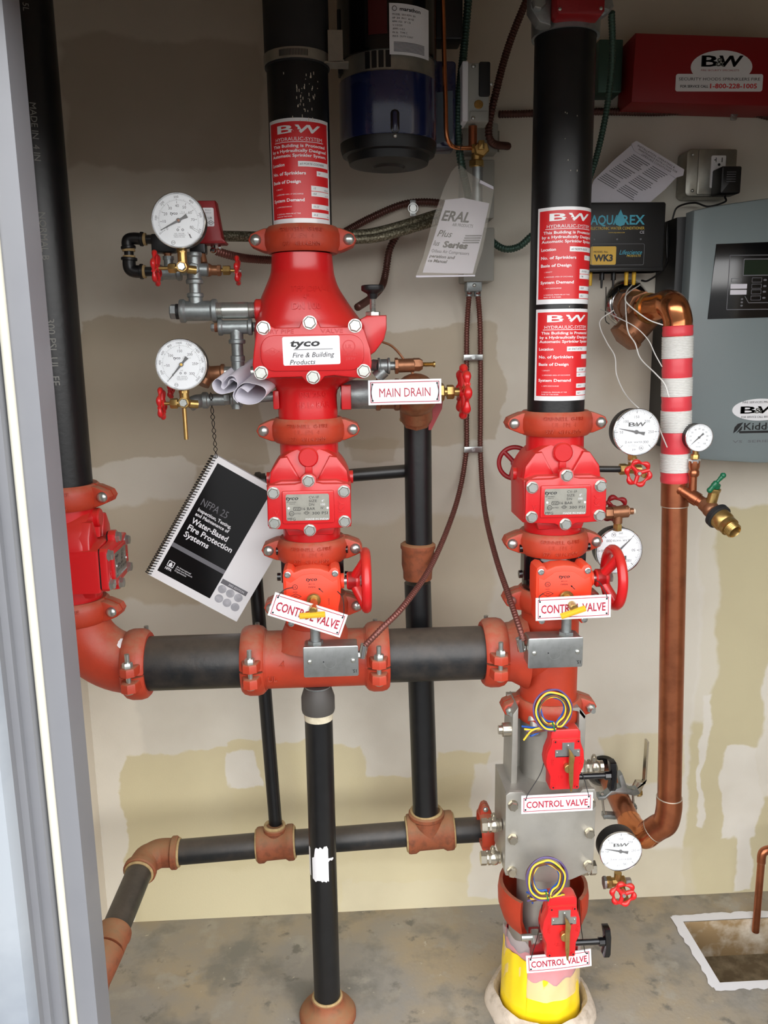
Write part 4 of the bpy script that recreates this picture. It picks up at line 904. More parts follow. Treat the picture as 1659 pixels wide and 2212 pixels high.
for i, s_ in enumerate(('An International', 'Codes and Standards', 'Organization')): b.text(s_, -63, -104-5*i, 3.6, w=(34, 40, 28)[i], al='L', z=z)
b.m('ink_grey').grid(36, 98, -90, -79, z, 1); b.m('white').text('2002 EDITION', 72, -84.5, 4.5, w=38, z=z+.4)
b.to('cover', t, 'glossy cover with white and grey lettering')
mat('photo_grey', 'a9aab0', .3, var=.7, vscale=40, col2='dedee2')
b = B('photo_grey', M)
for i in range(3):
    for j in range(2): b.prism(circ(46+20*i+4*j, -101-22*j, 9.5, 20), .9, 1.1+.1*j)
b.to('cover_picture', t, 'pale picture of sprinkler bulbs')
b = B('wire_black', M)
for i in range(46):
    y = -h/2+5+i*(h-10)/45; b.tube([(-w/2+7, y, 1.5), (-w/2+2, y-1, 5), (-w/2-6, y-2, 1), (-w/2-6, y-2.5, -10), (-w/2+2, y-1, -15)], 1.1, 6)
b.to('spiral_binding', t)
a, c = at(455, 848, 1.645), M @ V((-w/2+6, h/2-4, 3))
P = [a.lerp(c, i/14)+V((math.sin(i*2.2)*.004, 0, 0)) for i in range(15)]; Q = [a.lerp(c, i/14)-V((math.sin(i*2.2)*.004, 0, 0)) for i in range(15)]
B('wire_black').tube(P, .0008, 6, n=4).to('twisted_wire', t); B('wire_black').tube(Q, .0008, 6, n=4).to('twisted_wire', t)
# ---------------------------------------------------------------- drains
YD = 1.81
pipe(at(902, 905, YD), at(905, 1180, YD), .030, 'black_pipe', 'drain_pipe', 'black drain pipe dropping from the main drain valve to a rusty reducer')
b = B('rust'); a, c = at(903, 1172, YD), at(902, 1262, YD)
b.lathe(a, c-a, [(0, .034), (.004, .0395), (.012, .0395), (.016, .037), (.05, .0365), (.066, .033), (.082, .0325), (.085, .031)], 32); b.top('pipe_reducer', 'rusty reducing coupling in the drain pipe right of the middle valve', 'pipe fitting')
pipe(at(902, 1258, YD), at(919, 1752, YD), .0302, 'black_pipe', 'drain_pipe', 'black drain pipe passing behind the header down to the right rusty tee')
def rtee(px, py, hw, r, px2, py2, rb, label):
    M = IM(px, py, YD+.01); t = thing('rusty_tee', label, 'pipe tee', at(px, py, YD+.01), 'rusty iron tees on the floor drain')
    b = B('rust', M); sl = -.055
    fitting(b, (px-hw, -py-hw*.05, 0), (px+hw, -py+hw*.05, 0), r, r*1.13, .2); b.cyl((px, -py, 0), (px2, -py2-8, 0), rb*1.02, 28).cyl((px2, -py2-10, 0), (px2, -py2+2, 0), rb*1.16, 28, ch=3); b.to('body', t)
    B('seal', M).torus((px2, -py2+3, 0), (0, 1, 0), rb*.95, 3.4).torus((px-hw-1, -py-hw*.05, 0), (1, .05, 0), r*.93, 3).torus((px+hw+1, -py+hw*.05, 0), (1, .05, 0), r*.93, 3).to('joint_sealant', t, 'dried tan joint sealant')
rtee(596, 1822, 39, 31, 595, 1786, 21, 'rusty iron tee under the thin leaning black pipe')
rtee(929, 1797, 49, 34, 921, 1754, 33, 'rusty iron tee under the thick black drain pipe')
b = B('old_pipe').cyl(at(372, 1842, YD+.01), at(559, 1826, YD+.01), .0295, 32); b.top('drain_pipe', 'horizontal dusty black drain pipe left of the left rusty tee', 'pipe')
b = B('old_pipe').cyl(at(633, 1820, YD+.01), at(882, 1801, YD+.01), .0295, 32); b.top('drain_pipe', 'horizontal dusty black drain pipe between the two rusty tees', 'pipe')
b = B('old_pipe').cyl(at(976, 1795, YD+.01), at(1120, 1787, YD+.01), .0295, 32); b.top('drain_pipe', 'horizontal drain pipe entering the red coupling by the stainless valve', 'pipe')
a = at(374, 1842, YD+.01); zc = a.z; c = at(318, 1862, YD-.005); g = atz(246, 2015, zc-.03)
t = thing('rusty_elbow', 'rusty iron elbow turning the floor drain towards the door', 'pipe elbow', c)
k = V((a.x-.062, a.y, zc)); d2 = (g-k); d2.normalize()
b = B('rust').tube(spline([a, a.lerp(k, .5), k.lerp(a, .22)+d2*.012, k+d2*.022+V((.004, 0, 0)), k+d2*.06], 6), .0335, 28)
b.cyl(a-V((.004, 0, 0)), a+V((.012, 0, 0)), .0385, 28, ch=.003).cyl(k+d2*.046, k+d2*.062, .0385, 28, ch=.003); b.to('body', t)
B('seal').torus(k+d2*.064, d2, .031, .0035).to('joint_sealant', t, 'dried tan joint sealant'); B('seal').torus(a+V((.014, 0, 0)), X_, .031, .0035).to('joint_sealant', t, 'dried tan joint sealant')
pipe(k+d2*.05, g, .0297, 'old_pipe', 'drain_pipe', 'dusty black drain pipe running from the rusty elbow towards the door frame')
b = B('rust'); b.lathe(g-d2*.004, d2, [(0, .031), (0, .037), (.010, .038), (.014, .036), (.05, .036)], 28)
q = g+d2*.045; b.tube(spline([q, q+d2*.03+V((-.004, 0, -.006)), q+d2*.05+V((-.015, 0, -.028)), q+d2*.056+V((-.02, 0, -.058))], 5), [.036]*16, 24)
b.top('rusty_elbow', 'rusty iron elbow half hidden by the door frame near the floor', 'pipe elbow')
pipe(at(536, 1048, 1.86), at(596, 1788, 1.83), .0158, 'black_pipe', 'drain_pipe', 'thin leaning black pipe behind the manual, down to the left rusty tee')
M = IM(700, 1030, 1.83)
b = B('black_pipe', M).cyl((556, -1040, 0), (880, -1021, 0), 14, 22); ee = b.top('drain_pipe', 'thin horizontal black pipe crossing behind the middle check valve', 'pipe')
b = B('black_pipe', M); b.tube(spline([(575, -1038, 0), (556, -1040, 0), (543, -1046, -8), (538, -1062, -20)], 5), 19, 18); b.cyl((553, -1040, 0), (566, -1039, 0), 23, 20, ch=2); b.top('pipe_elbow', 'thin black elbow behind the top right edge of the manual', 'pipe elbow')
# main drain: nipple, angle valve, sign
M = IM(830, 850, 1.70); t = thing('angle_valve', 'main drain angle valve behind its sign, brass bonnet and red wheel at the right', 'valve', at(890, 860, 1.70))
B('galv', M).cyl((735, -851, 0), (830, -852, 0), 31, 32).to('nipple', t)
b = B('bronze', M); fitting(b, (812, -852, 0), (862, -853, 0), 31, 35); b.ball((898, -855, 0), 48, 24).cyl((898, -855, 0), (902, -905, -30), 36, 28).cyl((902, -894, -26), (903, -916, -40), 33, 8); b.to('body', t)
B('seal', M).torus((902, -910, -38), (0, 1, -.3), 33, 4).to('joint_sealant', t)
b = B('brass', M); b.cyl((940, -849, 0), (1000, -849, 0), 9, 20).hexa((946, -849, 0), (1, 0, 0), 20, 14).hexa((966, -849, 0), (1, 0, 0), 16, 16).cyl((944, -849, 0), (960, -849, 0), 15, 20); b.to('bonnet', t)
s = scl(1000, 849, 1.70); handwheel(t, M @ V((1002, -849, 0)), (1, .05, 0), 47*s, 7*s, 8, 4, hub=12*s)
b = B('red_dark', M).prism([(928, -880), (962, -870), (960, -888), (936, -935), (930, -935)], -40, -36); b.to('hanger_tag', t)
t, M2 = sign(874.5, 846.5, 158, 53, 1.60, .5, 'MAIN DRAIN', 'MAIN DRAIN sign in front of the drain angle valve', tw=.70)
for sx in (-1, 1): wire(t, [M2 @ V((sx*70, 18, 3)), M2 @ V((sx*73, 0, 5)), M2 @ V((sx*70, -18, 3))], r=.0007)
# drip check valve
M = IM(870, 790, 1.70); t = thing('drip_valve', 'bronze drip valve with a threaded plunger right of the dry pipe valve', 'valve', at(870, 790, 1.70))
b = B('galv', M); fitting(b, (816, -790, 0), (842, -790, 0), 15, 18).cyl((806, -788, -10), (820, -790, 0), 13, 16).cyl((830, -800, 0), (812, -815, 0), 14, 18).cyl((838, -790, 0), (856, -790, 0), 9, 16); b.to('elbow', t)
b = B('bronze', M).hexa((853, -790, 0), (1, 0, 0), 18, 8).cyl((858, -790, 0), (896, -789, 0), 15, 24, ch=2).hexa((893, -788, 0), (1, 0, 0), 15, 20, .3); b.to('body', t)
b = B('brass', M).lathe((910, -788, 0), (1, 0, 0), [(i*1.5, 5.5 if i % 2 else 4) for i in range(18)]+[(27, 6.5), (30, 6.5)], 14); b.to('plunger', t)
B('bronze', M).tube([(826, -738, -4), (845, -746, -4), (860, -760, -2), (872, -776, 0)], 2.6, 8, n=6).to('capillary_tube', t); B('bronze', M).tube([(888, -800, 0), (893, -812, 0), (896, -830, -10)], 2.8, 8, n=6).to('capillary_tube', t)
# support stand under the middle tee
b0 = V((XM+.002, Y0, 0)); zt = at(691, 1545, Y0-.03).z
t = thing('pipe_stand', 'black pipe stand with grey cap and rusty floor flange under the middle tee', 'pipe stand', b0)
b = B('black_pipe').cyl(b0+V((0, 0, .01)), b0+V((0, 0, zt)), .0302, 40); b.to('post', t)
b = B('cap_grey').lathe(b0+V((0, 0, zt-.004)), (0, 0, 1), [(0, .031), (0, .0345), (.006, .036), (.034, .036), (.05, .031), (.056, .0285), (.056, .018), (.02, .018)], 36, cap=False); b.lathe(b0+V((0, 0, zt+.02)), (0, 0, 1), [(0, .018), (.003, .018)], 20); b.to('cap', t, 'dark grey reducing cap')
zs = ZH-.062; b = B('galv').cyl(b0+V((0, 0, zt+.018)), b0+V((0, 0, zs)), .0125, 20).hexa(b0+V((0, 0, zt+.028)), (0, 0, 1), .019, .016)
b.lathe(b0+V((0, 0, zs-.018)), (0, 0, 1), [(0, .016), (.006, .024), (.014, .028), (.018, .028)], 24); b.to('saddle', t)
b = B('offwhite').lathe(b0+V((0, 0, zt-.021)), (0, 0, 1), [(0, .0302), (0, .0308), (.018, .031), (.018, .0302)], 40, cap=False)
b.to('tape_band', t, 'yellowed tape band'); zl = at(697, 1868, Y0-.03).z
b = B('white'); b.F, b.W = fm(V((b0.x, b0.y, zl))), cylwarp(.0305)
rr = random.Random(6); cols = [(-.026+.003*i, rr.uniform(-.047, -.038), .012+.002*i if i < 3 else rr.uniform(.036, .046)) for i in range(14)]
b.add([(x, y, .0004) for x, y0, y1 in cols for y in (y0, y1)], [(2*i, 2*i+2, 2*i+3, 2*i+1) for i in range(13)]); b.add([(x, y, .0006) for x, y0, y1 in ((.012, .004, .014), (.017, .008, .013), (.022, .005, .012), (.026, .007, .011)) for y in (y0, y1)], [(2*i, 2*i+2, 2*i+3, 2*i+1) for i in range(3)])
b.add([(x, y, .0004) for x, y0, y1 in ((-.042, -.03, .03), (-.037, -.036, .036), (-.032, -.035, .033)) for y in (y0, y1)], [(2*i, 2*i+2, 2*i+3, 2*i+1) for i in range(2)])
b.to('torn_label', t, 'torn white label')
b = B('rust').lathe(b0, (0, 0, 1), [(0, .066), (.010, .066), (.020, .060), (.028, .046), (.036, .039), (.05, .037), (.052, .033)], 40); fl = b.to('floor_flange', t)
B('seal').torus(b0+V((0, 0, .052)), Z_, .032, .0032).to('joint_sealant', fl)
# ---------------------------------------------------------------- compressor, upper middle
YM, RMO = 1.79, .098
YF = YM-RMO
xm = at(845, 220, YF).x
zc = lambda y, Yq=YF: at(845, y, Yq).z
loc = V((xm, YM, zc(290)))
t = thing('compressor_motor', 'dark blue compressor motor hung between the middle and right risers', 'motor', loc)
b = B('navy').lathe((xm, YM, zc(287)), (0, 0, 1), [(0, RMO-.002), (.003, RMO), (zc(147)-zc(287)-.003, RMO), (zc(147)-zc(287), RMO-.004)], 64); sh = b.to('shell', t, 'glossy dark blue shell')
b = B('black').lathe((xm, YM, zc(287)-.042), (0, 0, 1), [(0, .02), (0, .062), (.004, .080), (.018, .084), (.020, .0935), (.032, .097), (.042, .0975)], 64)
b.lathe((xm, YM, zc(287)-.046), (0, 0, 1), [(0, .03), (.004, .034)], 32); b.to('end_cap', t, 'black end cap')
b = B('box_metal').lathe((xm, YM, zc(147)-.002), (0, 0, 1), [(0, .094), (zc(102)-zc(147), .094)], 64)
b.m('black'); b.F, b.W = fm(V((xm, YM, (zc(147)+zc(102))/2))), cylwarp(.0943)
for i in range(4): b.slab(-.045+.0135*i, 0, .010, .030, .001, 0, .0004)
b.to('vent_band', t, 'bare metal band with vent slots')
b = B('black_gloss').lathe((xm, YM, zc(104)), (0, 0, 1), [(0, .0975), (.006, .0985), (.34, .0985), (.35, .09)], 64); fr_ = b.to('frame', t, 'black motor frame')
b = B('black_gloss', IM(853, 262, YF+.002)); b.prism(rrect(853, -262, 20, 52, 9.5), -4, 3, 2); b.to('slot_tab', sh)
b = B('navy', IM(853, 262, YF)); b.prism(rrect(853, -262, 9, 44, 4.5), 0, 4, 1); b.m('zinc').dome((853, -293, 0), (0, 0, 1), 5, 4); b.to('screw', sh)
b = B('white'); b.F = fm(V((xm, YM, zc(60)))); b.W = cylwarp(.099); w_, h_ = .088, .082
u0 = .042; b.grid(u0-w_/2, u0+w_/2, -.046, .042, 0, 16); b.m('ink')
b.text('marathon', u0-.002, .033, .0065, w=.044, bold=.02, z=.0004).ring2(u0-.034, .033, .0045, .001, 16, .0004)
for i in range(9):
    b.m('ink').line(u0-.038, .024-.0052*i, u0-.038+random.uniform(.045, .062), .024-.0052*i, .0016, .0004) if 0 else None
for i, s_ in enumerate(('MODEL  5KH 45FN  3/4', 'HP  3/4   PH 1   60 HZ', 'RPM 1725   SF 1.25', 'V 115/230', 'AMPS 11/5.5', 'FR 56   TYPE C', 'INS B   DUTY CONT')): b.text(s_, u0-.038, .023-.0062*i, .0032, al='L', z=.0004)
b.m('ink_grey')
for i in range(8): b.grid(u0-.036, u0+.03, -.024-.0022*i, -.0252-.0022*i, .0004, 10)
b.to('rating_plate', fr_, 'white rating plate with black print')
b = B('decal'); b.F, b.W = fm(V((xm, YM, zc(35)))), cylwarp(.0988); b.grid(-.042, -.006, -.03, .03, .0006, 10); b.to('red_decal', fr_, 'dark red decal')
M = IM(960, 220, 1.82)
b = B('navy', M).prism(rrect(948, -226, 74, 188, 8), -60, 0, 3); b.m('blue_grey').prism([(944, -200), (978, -196), (978, -300), (944, -312)], 0, 1); b.to('side_housing', t, 'dark blue side housing')
b = B('black', M).prism(rrect(965, -20, 66, 140, 6), -50, 10, 4); b.to('capacitor_box', t)
M = IM(735, 90, 1.76); b = B('black', M).prism(rrect(742, -90, 26, 140, 3), -30, 0).prism(rrect(744, -130, 16, 40, 3), -20, 6)
b.to('mounting_bracket', t)
for y_ in (80, 137): B('zinc', M).hexa((737, -y_, 4), (0, 0, 1), 7, 7).to('bolt', t)
# air switch and brass fittings
M = IM(1030, 200, 1.80); t = thing('air_pressure_switch', 'grey air pressure switch with brass port right of the blue motor', 'pressure switch', at(1030, 265, 1.80))
b = B('light_grey', M).prism(rrect(1032, -200, 50, 128, 3), -50, 0, 2).prism(rrect(1035, -252, 40, 22, 2), 0, 3, 1); b.to('body', t)
B('white', M).prism(rrect(1004, -199, 13, 130, 3), -54, 6, 2).to('flange_plate', t, 'pale metal flange plate')
B('rubber', M).prism(rrect(1046, -172, 24, 74, 4), -40, 6, 2).to('cover', t)
b = B('brass', M).ring2(1034, -226, 10, 4, 20, 1).cyl((1034, -226, -1), (1034, -226, 3), 9.5, 24, ch=1); b.to('port', t, 'brass port')
for p in ((1022, 144), (1061, 182), (1022, 256)): B('zinc', M).dome((p[0], -p[1], 2), (0, 0, 1), 5, 4).to('screw', t)
t = thing('air_fitting', 'brass air fitting with copper stub under the grey air pressure switch', 'pipe fitting', at(1035, 330, 1.80))
B('copper', M).cyl((1025, -268, -20), (1025, -312, -20), 9.5, 20).to('copper_stub', t)
b = B('brass', M).hexa((1022, -318, -16), (1, 0, 0), 11, 14).cyl((1025, -320, -20), (1052, -318, -20), 13, 20).hexa((1042, -322, -18), (0, 0, 1), 18, 18).cyl((1034, -330, -20), (1034, -360, -20), 12, 20).hexa((1034, -358, -20), (0, 1, 0), 18, 14).prism(rrect(1040, -316, 12, 20, 1), 0, 10, 1); b.to('cross_body', t)
B('galv', M).cyl((1036, -360, -20), (1036, -440, -20), 11.5, 20).to('nipple', t)
b = B('copper_bright', M).tube([(952, 20, 20), (955, -60, 20), (957, -140, 18), (960, -220, 16), (962, -290, 14), (969, -311, 8), (985, -319, -4), (1024, -318, -14)], 5, 10, n=8); b.top('copper_tube', 'thin bright copper tube bending into the brass air fitting', 'tube')
# wall enclosures
def encl(x0, x1, y0, y1, dep, label, m='light_grey', name='electrical_enclosure'):
    M = IM((x0+x1)/2, (y0+y1)/2, YW-dep); s = scl((x0+x1)/2, (y0+y1)/2, YW-dep); t = thing(name, label, 'electrical box', at((x0+x1)/2, (y0+y1)/2, YW-.01))
    b = B(m, M).prism(rrect((x0+x1)/2, -(y0+y1)/2, x1-x0, y1-y0, 3), -(dep-.001)/s, 0, 2); b.to('body', t)
    b = B('box_metal', M).box(x1-2, x1+11, -y1+10, -y0-6, -(dep-.001)/s, -(dep-.006)/s)
    for y_ in (y0+22, y1-14): b.m('ink').cyl((x1+5, -y_, -(dep-.006)/s), (x1+5, -y_, -(dep-.0065)/s), 3, 10)
    b.to('mounting_flange', t); return t, M
encl(1001, 1068, 345, 472, .075, 'upper grey wall enclosure behind the hanging plastic bag')
encl(1001, 1068, 492, 608, .075, 'lower grey wall enclosure below the bag, with two conduits leaving it')
encl(995, 1076, 266, 328, .05, 'short grey wall enclosure behind the brass air fitting')
encl(1292, 1345, 85, 200, .06, 'dark green conduit box behind the top of the right riser', 'flex_green')
# flexible conduits
r_ = .0085
def fx(P, m, label, r=.0088, **k): return flex([at(*p) for p in P], r, m, label, **k)
fx([(1014, -30, 1.86), (1003, 98, 1.86), (993, 196, 1.83), (989, 280, 1.83), (996, 350, 1.84), (1010, 415, 1.90), (1012, 440, 1.96)], 'flex_green', 'green armoured conduit running down beside the grey air pressure switch')
fx([(1150, -30, 1.95), (1101, 92, 1.94), (1072, 196, 1.92), (1056, 275, 1.92), (1064, 309, 1.94), (1098, 316, 2.02)], 'flex_brown', 'brown armoured conduit hooking into the wall right of the air switch')
fx([(1077, 247, 2.025), (1120, 246, 2.025), (1200, 243, 2.025), (1300, 241, 2.025), (1420, 243, 2.025), (1520, 236, 2.025), (1588, 234, 2.025), (1625, 243, 2.025), (1700, 262, 2.025)], 'flex_brown', 'brown armoured conduit strapped along the wall under the red box')
fx([(738, 505, 1.95), (792, 475, 2.0), (854, 447, 2.022), (896, 437, 2.022), (947, 438, 2.02), (1003, 450, 2.0)], 'flex_brown', 'brown armoured conduit arching up from the dry pipe valve to the enclosures')
fx([(862, 500, 1.99), (842, 538, 2.0), (833, 589, 2.0), (824, 620, 1.96), (800, 645, 1.90), (772, 664, 1.84)], 'flex_brown', 'brown armoured conduit bending behind the black reset knob')
fx([(466, 542, 1.71), (500, 552, 1.74), (540, 559, 1.80), (600, 562, 1.86), (660, 558, 1.92)], 'flex_red', 'reddish armoured conduit from the red pressure switch behind the riser')
fx([(1048, 500, 1.99), (1066, 524, 1.98), (1092, 538, 1.97), (1122, 532, 1.97), (1150, 508, 1.96), (1200, 470, 1.94)], 'flex_green', 'green armoured conduit looping from the enclosure behind the right riser')
fx([(1321, 25, 1.80), (1323, 115, 1.86), (1316, 195, 1.90), (1306, 262, 1.92), (1288, 340, 1.93), (1262, 420, 1.93)], 'flex_green', 'green armoured conduit dropping behind the right riser from the red flow switch', r=.0075)
fx([(1014, 630, 1.985), (1009, 700, 2.02), (1008, 780, 2.026), (1008, 900, 2.026), (1006, 985, 2.02), (985, 1090, 1.93), (935, 1215, 1.76), (875, 1305, 1.62), (822, 1360, 1.575), (789, 1394, 1.572)], 'flex_red', 'armoured conduit swinging left across the drain pipe to the middle junction box', r=.0068)
fx([(1032, 630, 1.985), (1037, 700, 2.02), (1038, 780, 2.026), (1038, 900, 2.026), (1038, 985, 2.02), (1047, 1100, 1.92), (1070, 1200, 1.78), (1100, 1290, 1.65), (1120, 1350, 1.59), (1131, 1385, 1.572)], 'flex_red', 'armoured conduit swinging right to the junction box on the right tee', r=.0068)
def braid(P, r, label): return B('braid').tube(spline([at(*p) for p in P], 8), r, 14).top('braided_hose', label, 'hose', 'braided steel hoses')
braid([(474, 510, 1.76), (540, 511, 1.80), (640, 513, 1.84), (740, 508, 1.86), (800, 504, 1.88), (868, 487, 1.90), (940, 464, 1.93), (1000, 446, 1.96)], .0105, 'upper braided hose, from the red pressure switch behind the riser to the enclosures')
braid([(700, 522, 1.84), (760, 518, 1.86), (812, 514, 1.87), (872, 499, 1.89), (942, 478, 1.92), (1002, 460, 1.95)], .0095, 'lower of the two braided hoses sweeping right from the dry pipe valve')
def strap(px, py, w, h, Y, label, roll=0):
    M = pf(px, py, Y, roll); b = B('steel', M); b.prism(rrect(0, 0, w, h, 2), -1, 3, 1).cyl((0, 0, 3), (0, 0, 5), h*.22, 10).ring2(0, 0, h*.33, 1.5, 14, 3.2); return b.top('conduit_strap', label, 'strap', 'conduit straps')
strap(1022, 772, 42, 13, 2.016, 'steel strap across the two hanging conduits, upper of two'); strap(1022, 971, 40, 13, 2.012, 'steel strap across the two hanging conduits, lower of two')
strap(892, 450, 13, 34, 2.012, 'steel strap on the arching conduit left of the plastic bag'); strap(1585, 246, 13, 26, 2.014, 'steel strap on the wall conduit under the red box')
b = B('galv', IM(1023, 618, 1.985)); b.prism(rrect(1023, -619, 34, 22, 3), -20, 10, 2).cyl((1014, -625, -5), (1014, -640, -5), 8, 14).cyl((1032, -625, -5), (1032, -640, -5), 8, 14); b.m('zinc').dome((1023, -617, 10), (0, 0, 1), 4, 2); b.top('conduit_connector', 'grey double conduit connector under the lower enclosure', 'connector')
# manual in the plastic bag
M = IM(985, 500, 1.80); t = thing('bagged_manual', 'compressor manual in a clear plastic bag hanging by a wire', 'manual', at(980, 590, 1.80))
b = B('paper', M); P = [(962, -432), (1000, -428), (1057, -440), (1040, -520), (1022, -592), (965, -591), (912, -589), (938, -510)]; b.prism(P, -3, 0); pp = b.to('booklet', t, 'folded white booklet with black lettering')
b = B('ink', M @ Mx.Translation((985, -500, .4))); sh_ = .22
def bt(s_, x, y, h, w, **k):
    bb = B('ink'); bb.text(s_, 0, 0, h, w=w, al='L', **k)
    f = math.tan(math.radians(-5)); b.add([(p.x+(x-985)+p.y*sh_, p.y-(y-500)+p.x*f, 0) for p in bb.v], bb.f)
bt('ERAL', 955, 465, 21, 60, bold=.03, shear=.2); bt('AIR PRODUCTS', 977, 485, 6.5, 45, bold=.01); bt('Plus', 945, 503, 14, 32, shear=.3, bold=.012); bt('lus', 936, 524, 11, 14, shear=.3, bold=.012); bt('Series', 957, 527, 13, 54, bold=.05, shear=.15); bt('Oilless Air Compressors', 932, 541, 7, 82, bold=.008); bt('peration and', 927, 552, 6.5, 56, bold=.03, shear=.2); bt('ce Manual', 924, 562, 6.5, 42, bold=.03, shear=.2)
for i in range(4): b.m('ink_grey').grid(20-2*i, 56-2*i, -8-5*i, -11-5*i, 0, 1)
b.to('lettering', pp)
b = B('poly_film', M); P = [(982, -364), (990, -358), (998, -362), (1010, -374), (1058, -404), (1066, -412), (1056, -470), (1043, -540), (1026, -597), (960, -600), (897, -597), (913, -555), (936, -470), (958, -408), (974, -374)]
cx_, cy_ = 985, -490; rr = random.Random(4)
n = len(P); vs = [(x, y, 3) for x, y in P]+[(cx_+(x-cx_)*.8, cy_+(y-cy_)*.8, 10+rr.uniform(-3, 4)) for x, y in P]+[(cx_, cy_, 11)]
b.add(vs, [(i, (i+1) % n, n+(i+1) % n, n+i) for i in range(n)]+[(n+i, n+(i+1) % n, 2*n) for i in range(n)])
b.add([(x, y, 2) for x, y in P], [tuple(range(n))]); b.to('plastic_bag', t, 'clear plastic bag')
b = B('paper', M).prism([(1036, -392), (1064, -406), (1064, -412), (1034, -398)], 3, 9).prism([(897, -596), (1026, -596), (1026, -599), (897, -600)], 2, 8); b.to('bag_seam', t)
b = B('wire_black', M).tube([(990, -368, 8), (988, -345, 24), (992, -318, 34), (994, -300, 24)], .9, 6, n=6); b.to('hanging_wire', t)
# ---------------------------------------------------------------- upper right
M = IM(1240, 20, 1.60); t = thing('flow_switch', 'red flow switch in a galvanized saddle at the top of the right riser', 'flow switch', at(1240, 40, 1.60))
b = B('red_dark', M).prism([(1196, 80), (1302, 80), (1302, -30), (1296, -38), (1202, -38), (1196, -30)], -30, 20, 5); b.to('cover', t)
b = B('zinc', M).dome((1204, -28, 20), (0, 0, 1), 4, 3).dome((1293, -26, 20), (0, 0, 1), 4, 3); b.to('screw', t)
zt = at(1225, 42, Y0-.07).z
b = B('galv').lathe((XRI, Y0, zt-.008), (0, 0, 1), [(0, RP+.001), (0, RP+.006), (.09, RP+.008), (.09, RP+.001)], 44, cap=False); b.F = M
b.prism([(1150, 60), (1196, 60), (1196, -48), (1170, -40), (1150, -10)], -60, -20, 4).hexa((1166, -2, -20), (0, 0, 1), 16, 16).hexa((1322, 2, -40), (0, 0, 1), 14, 16).prism([(1300, 60), (1336, 60), (1336, -4), (1316, -18), (1300, -14)], -70, -40, 4); b.to('saddle_clamp', t, 'galvanized saddle clamp')
s = scl(1520, 150, YW-.1)
M = IM(1520, 150, YW-.10); t = thing('red_cabinet', 'dark red wall cabinet with a white service sticker, cut by the right edge', 'cabinet', at(1520, 222, YW-.05))
b = B('red_dark', M).prism([(1368, -72), (1720, -82), (1720, -231), (1364, -221)], -.095/s, 0, 3); b.to('body', t)
b = B('white', M); z = 1.2; b.prism(rrect(1556, -179, 193, 38, 5), 0, 1).prism(circ(1559, -145, 68, 40, 36), 0, 1.1); b.m('ink')
b.logo(1559, -132, 24, 92, z); b.m('sign_red').text('FIRE SECURITY SPECIALISTS', 1556, -152, 4, w=84, z=z)
b.m('ink').text('SECURITY HOODS SPRINKLERS FIRE', 1556, -171, 6.5, w=180, z=z).text('FOR SERVICE CALL', 1470, -187, 5.5, w=62, al='L', bold=.02, z=z).m('label_red').text('1-800-228-1005', 1536, -186, 10, w=104, al='L', bold=.02, z=z); b.to('sticker', t, 'white service sticker')
# leaflet
M = IM(1375, 375, 1.955); P = [(1371, -305), (1425, -334), (1479, -367), (1440, -409), (1404, -441), (1262, -444), (1282, -388), (1325, -345)]
b = B('paper', M).prism(P, -1.5, 0); lf = b.top('instruction_leaflet', 'folded instruction leaflet stuck behind the black water conditioner box', 'leaflet')
b = B('paper', M).prism([(1371, -305), (1479, -367), (1477, -380), (1460, -385), (1366, -325), (1360, -312)], 1, 2.5, 0); b.to('folded_flap', lf)
Q = M @ Mx.Translation((1371, -305, 2.8)) @ Mx.Rotation(math.radians(-30), 4, 'Z'); b = B('ink', Q)
for i, (s_, x, w_) in enumerate((('INSTALLATION, OPERATING &', 8, 96), ('MAINTENANCE INSTRUCTIONS FOR', 14, 100), ('LIMESCALE CONDITIONER', 26, 76))): b.text(s_, x, -7-6*i, 4, w=w_, al='L')
b.m('ink_grey'); b.F = M @ Mx.Translation((1366, -325, .5)) @ Mx.Rotation(math.radians(-30), 4, 'Z'); rr = random.Random(2)
for c_ in range(2):
    for i in range(19):
        if i % 7 == 6: continue
        x0 = 4-(62 if c_ else 0)+c_*62-i*2.2; b.line(x0+c_*50, -8-4.6*i, x0+c_*50+rr.uniform(34, 44), -8-4.6*i, 1.7)
b.to('print', lf)
# outlet
M = IM(1535, 372, YW-.055); s = scl(1535, 372, YW-.055); t = thing('wall_outlet', 'metal wall outlet box with a white receptacle', 'outlet', at(1535, 372, YW-.02))
b = B('box_metal', M).prism(rrect(1535, -373, 108, 104, 12), -.053/s, 0, 4).prism(rrect(1548, -372, 84, 98, 4), 0, 3, 1.5); b.to('box', t)
for p in ((1494, 334), (1497, 412), (1585, 332), (1549, 328)): B('zinc', M).dome((p[0], -p[1], 1), (0, 0, 1), 3.5, 2).to('screw', t)
b = B('white_gloss', M).prism(rrect(1549, -372, 32, 70, 3), 3, 6, 1); b.m('ink'); z = 6.3
for x0, x1, y0, y1 in ((1542, 1543.6, -352, -342), (1539, 1542, -348, -346), (1555, 1557, -352, -342)): b.grid(x0, x1, y0, y1, z, 1)
b.prism(circ(1550, -357, 3, 12), 6, 6.3); b.to('receptacle', t)
b = B('black', M).prism(rrect(1559, -398, 44, 58, 4), 5, 50, 4); b.m('ink_grey')
for i in range(5): b.line(1548, -382-5*i, 1568, -382-5*i, 1.2, 50.4)
ad = b.top('power_adapter', 'black power adapter plugged into the lower half of the wall outlet', 'power adapter')
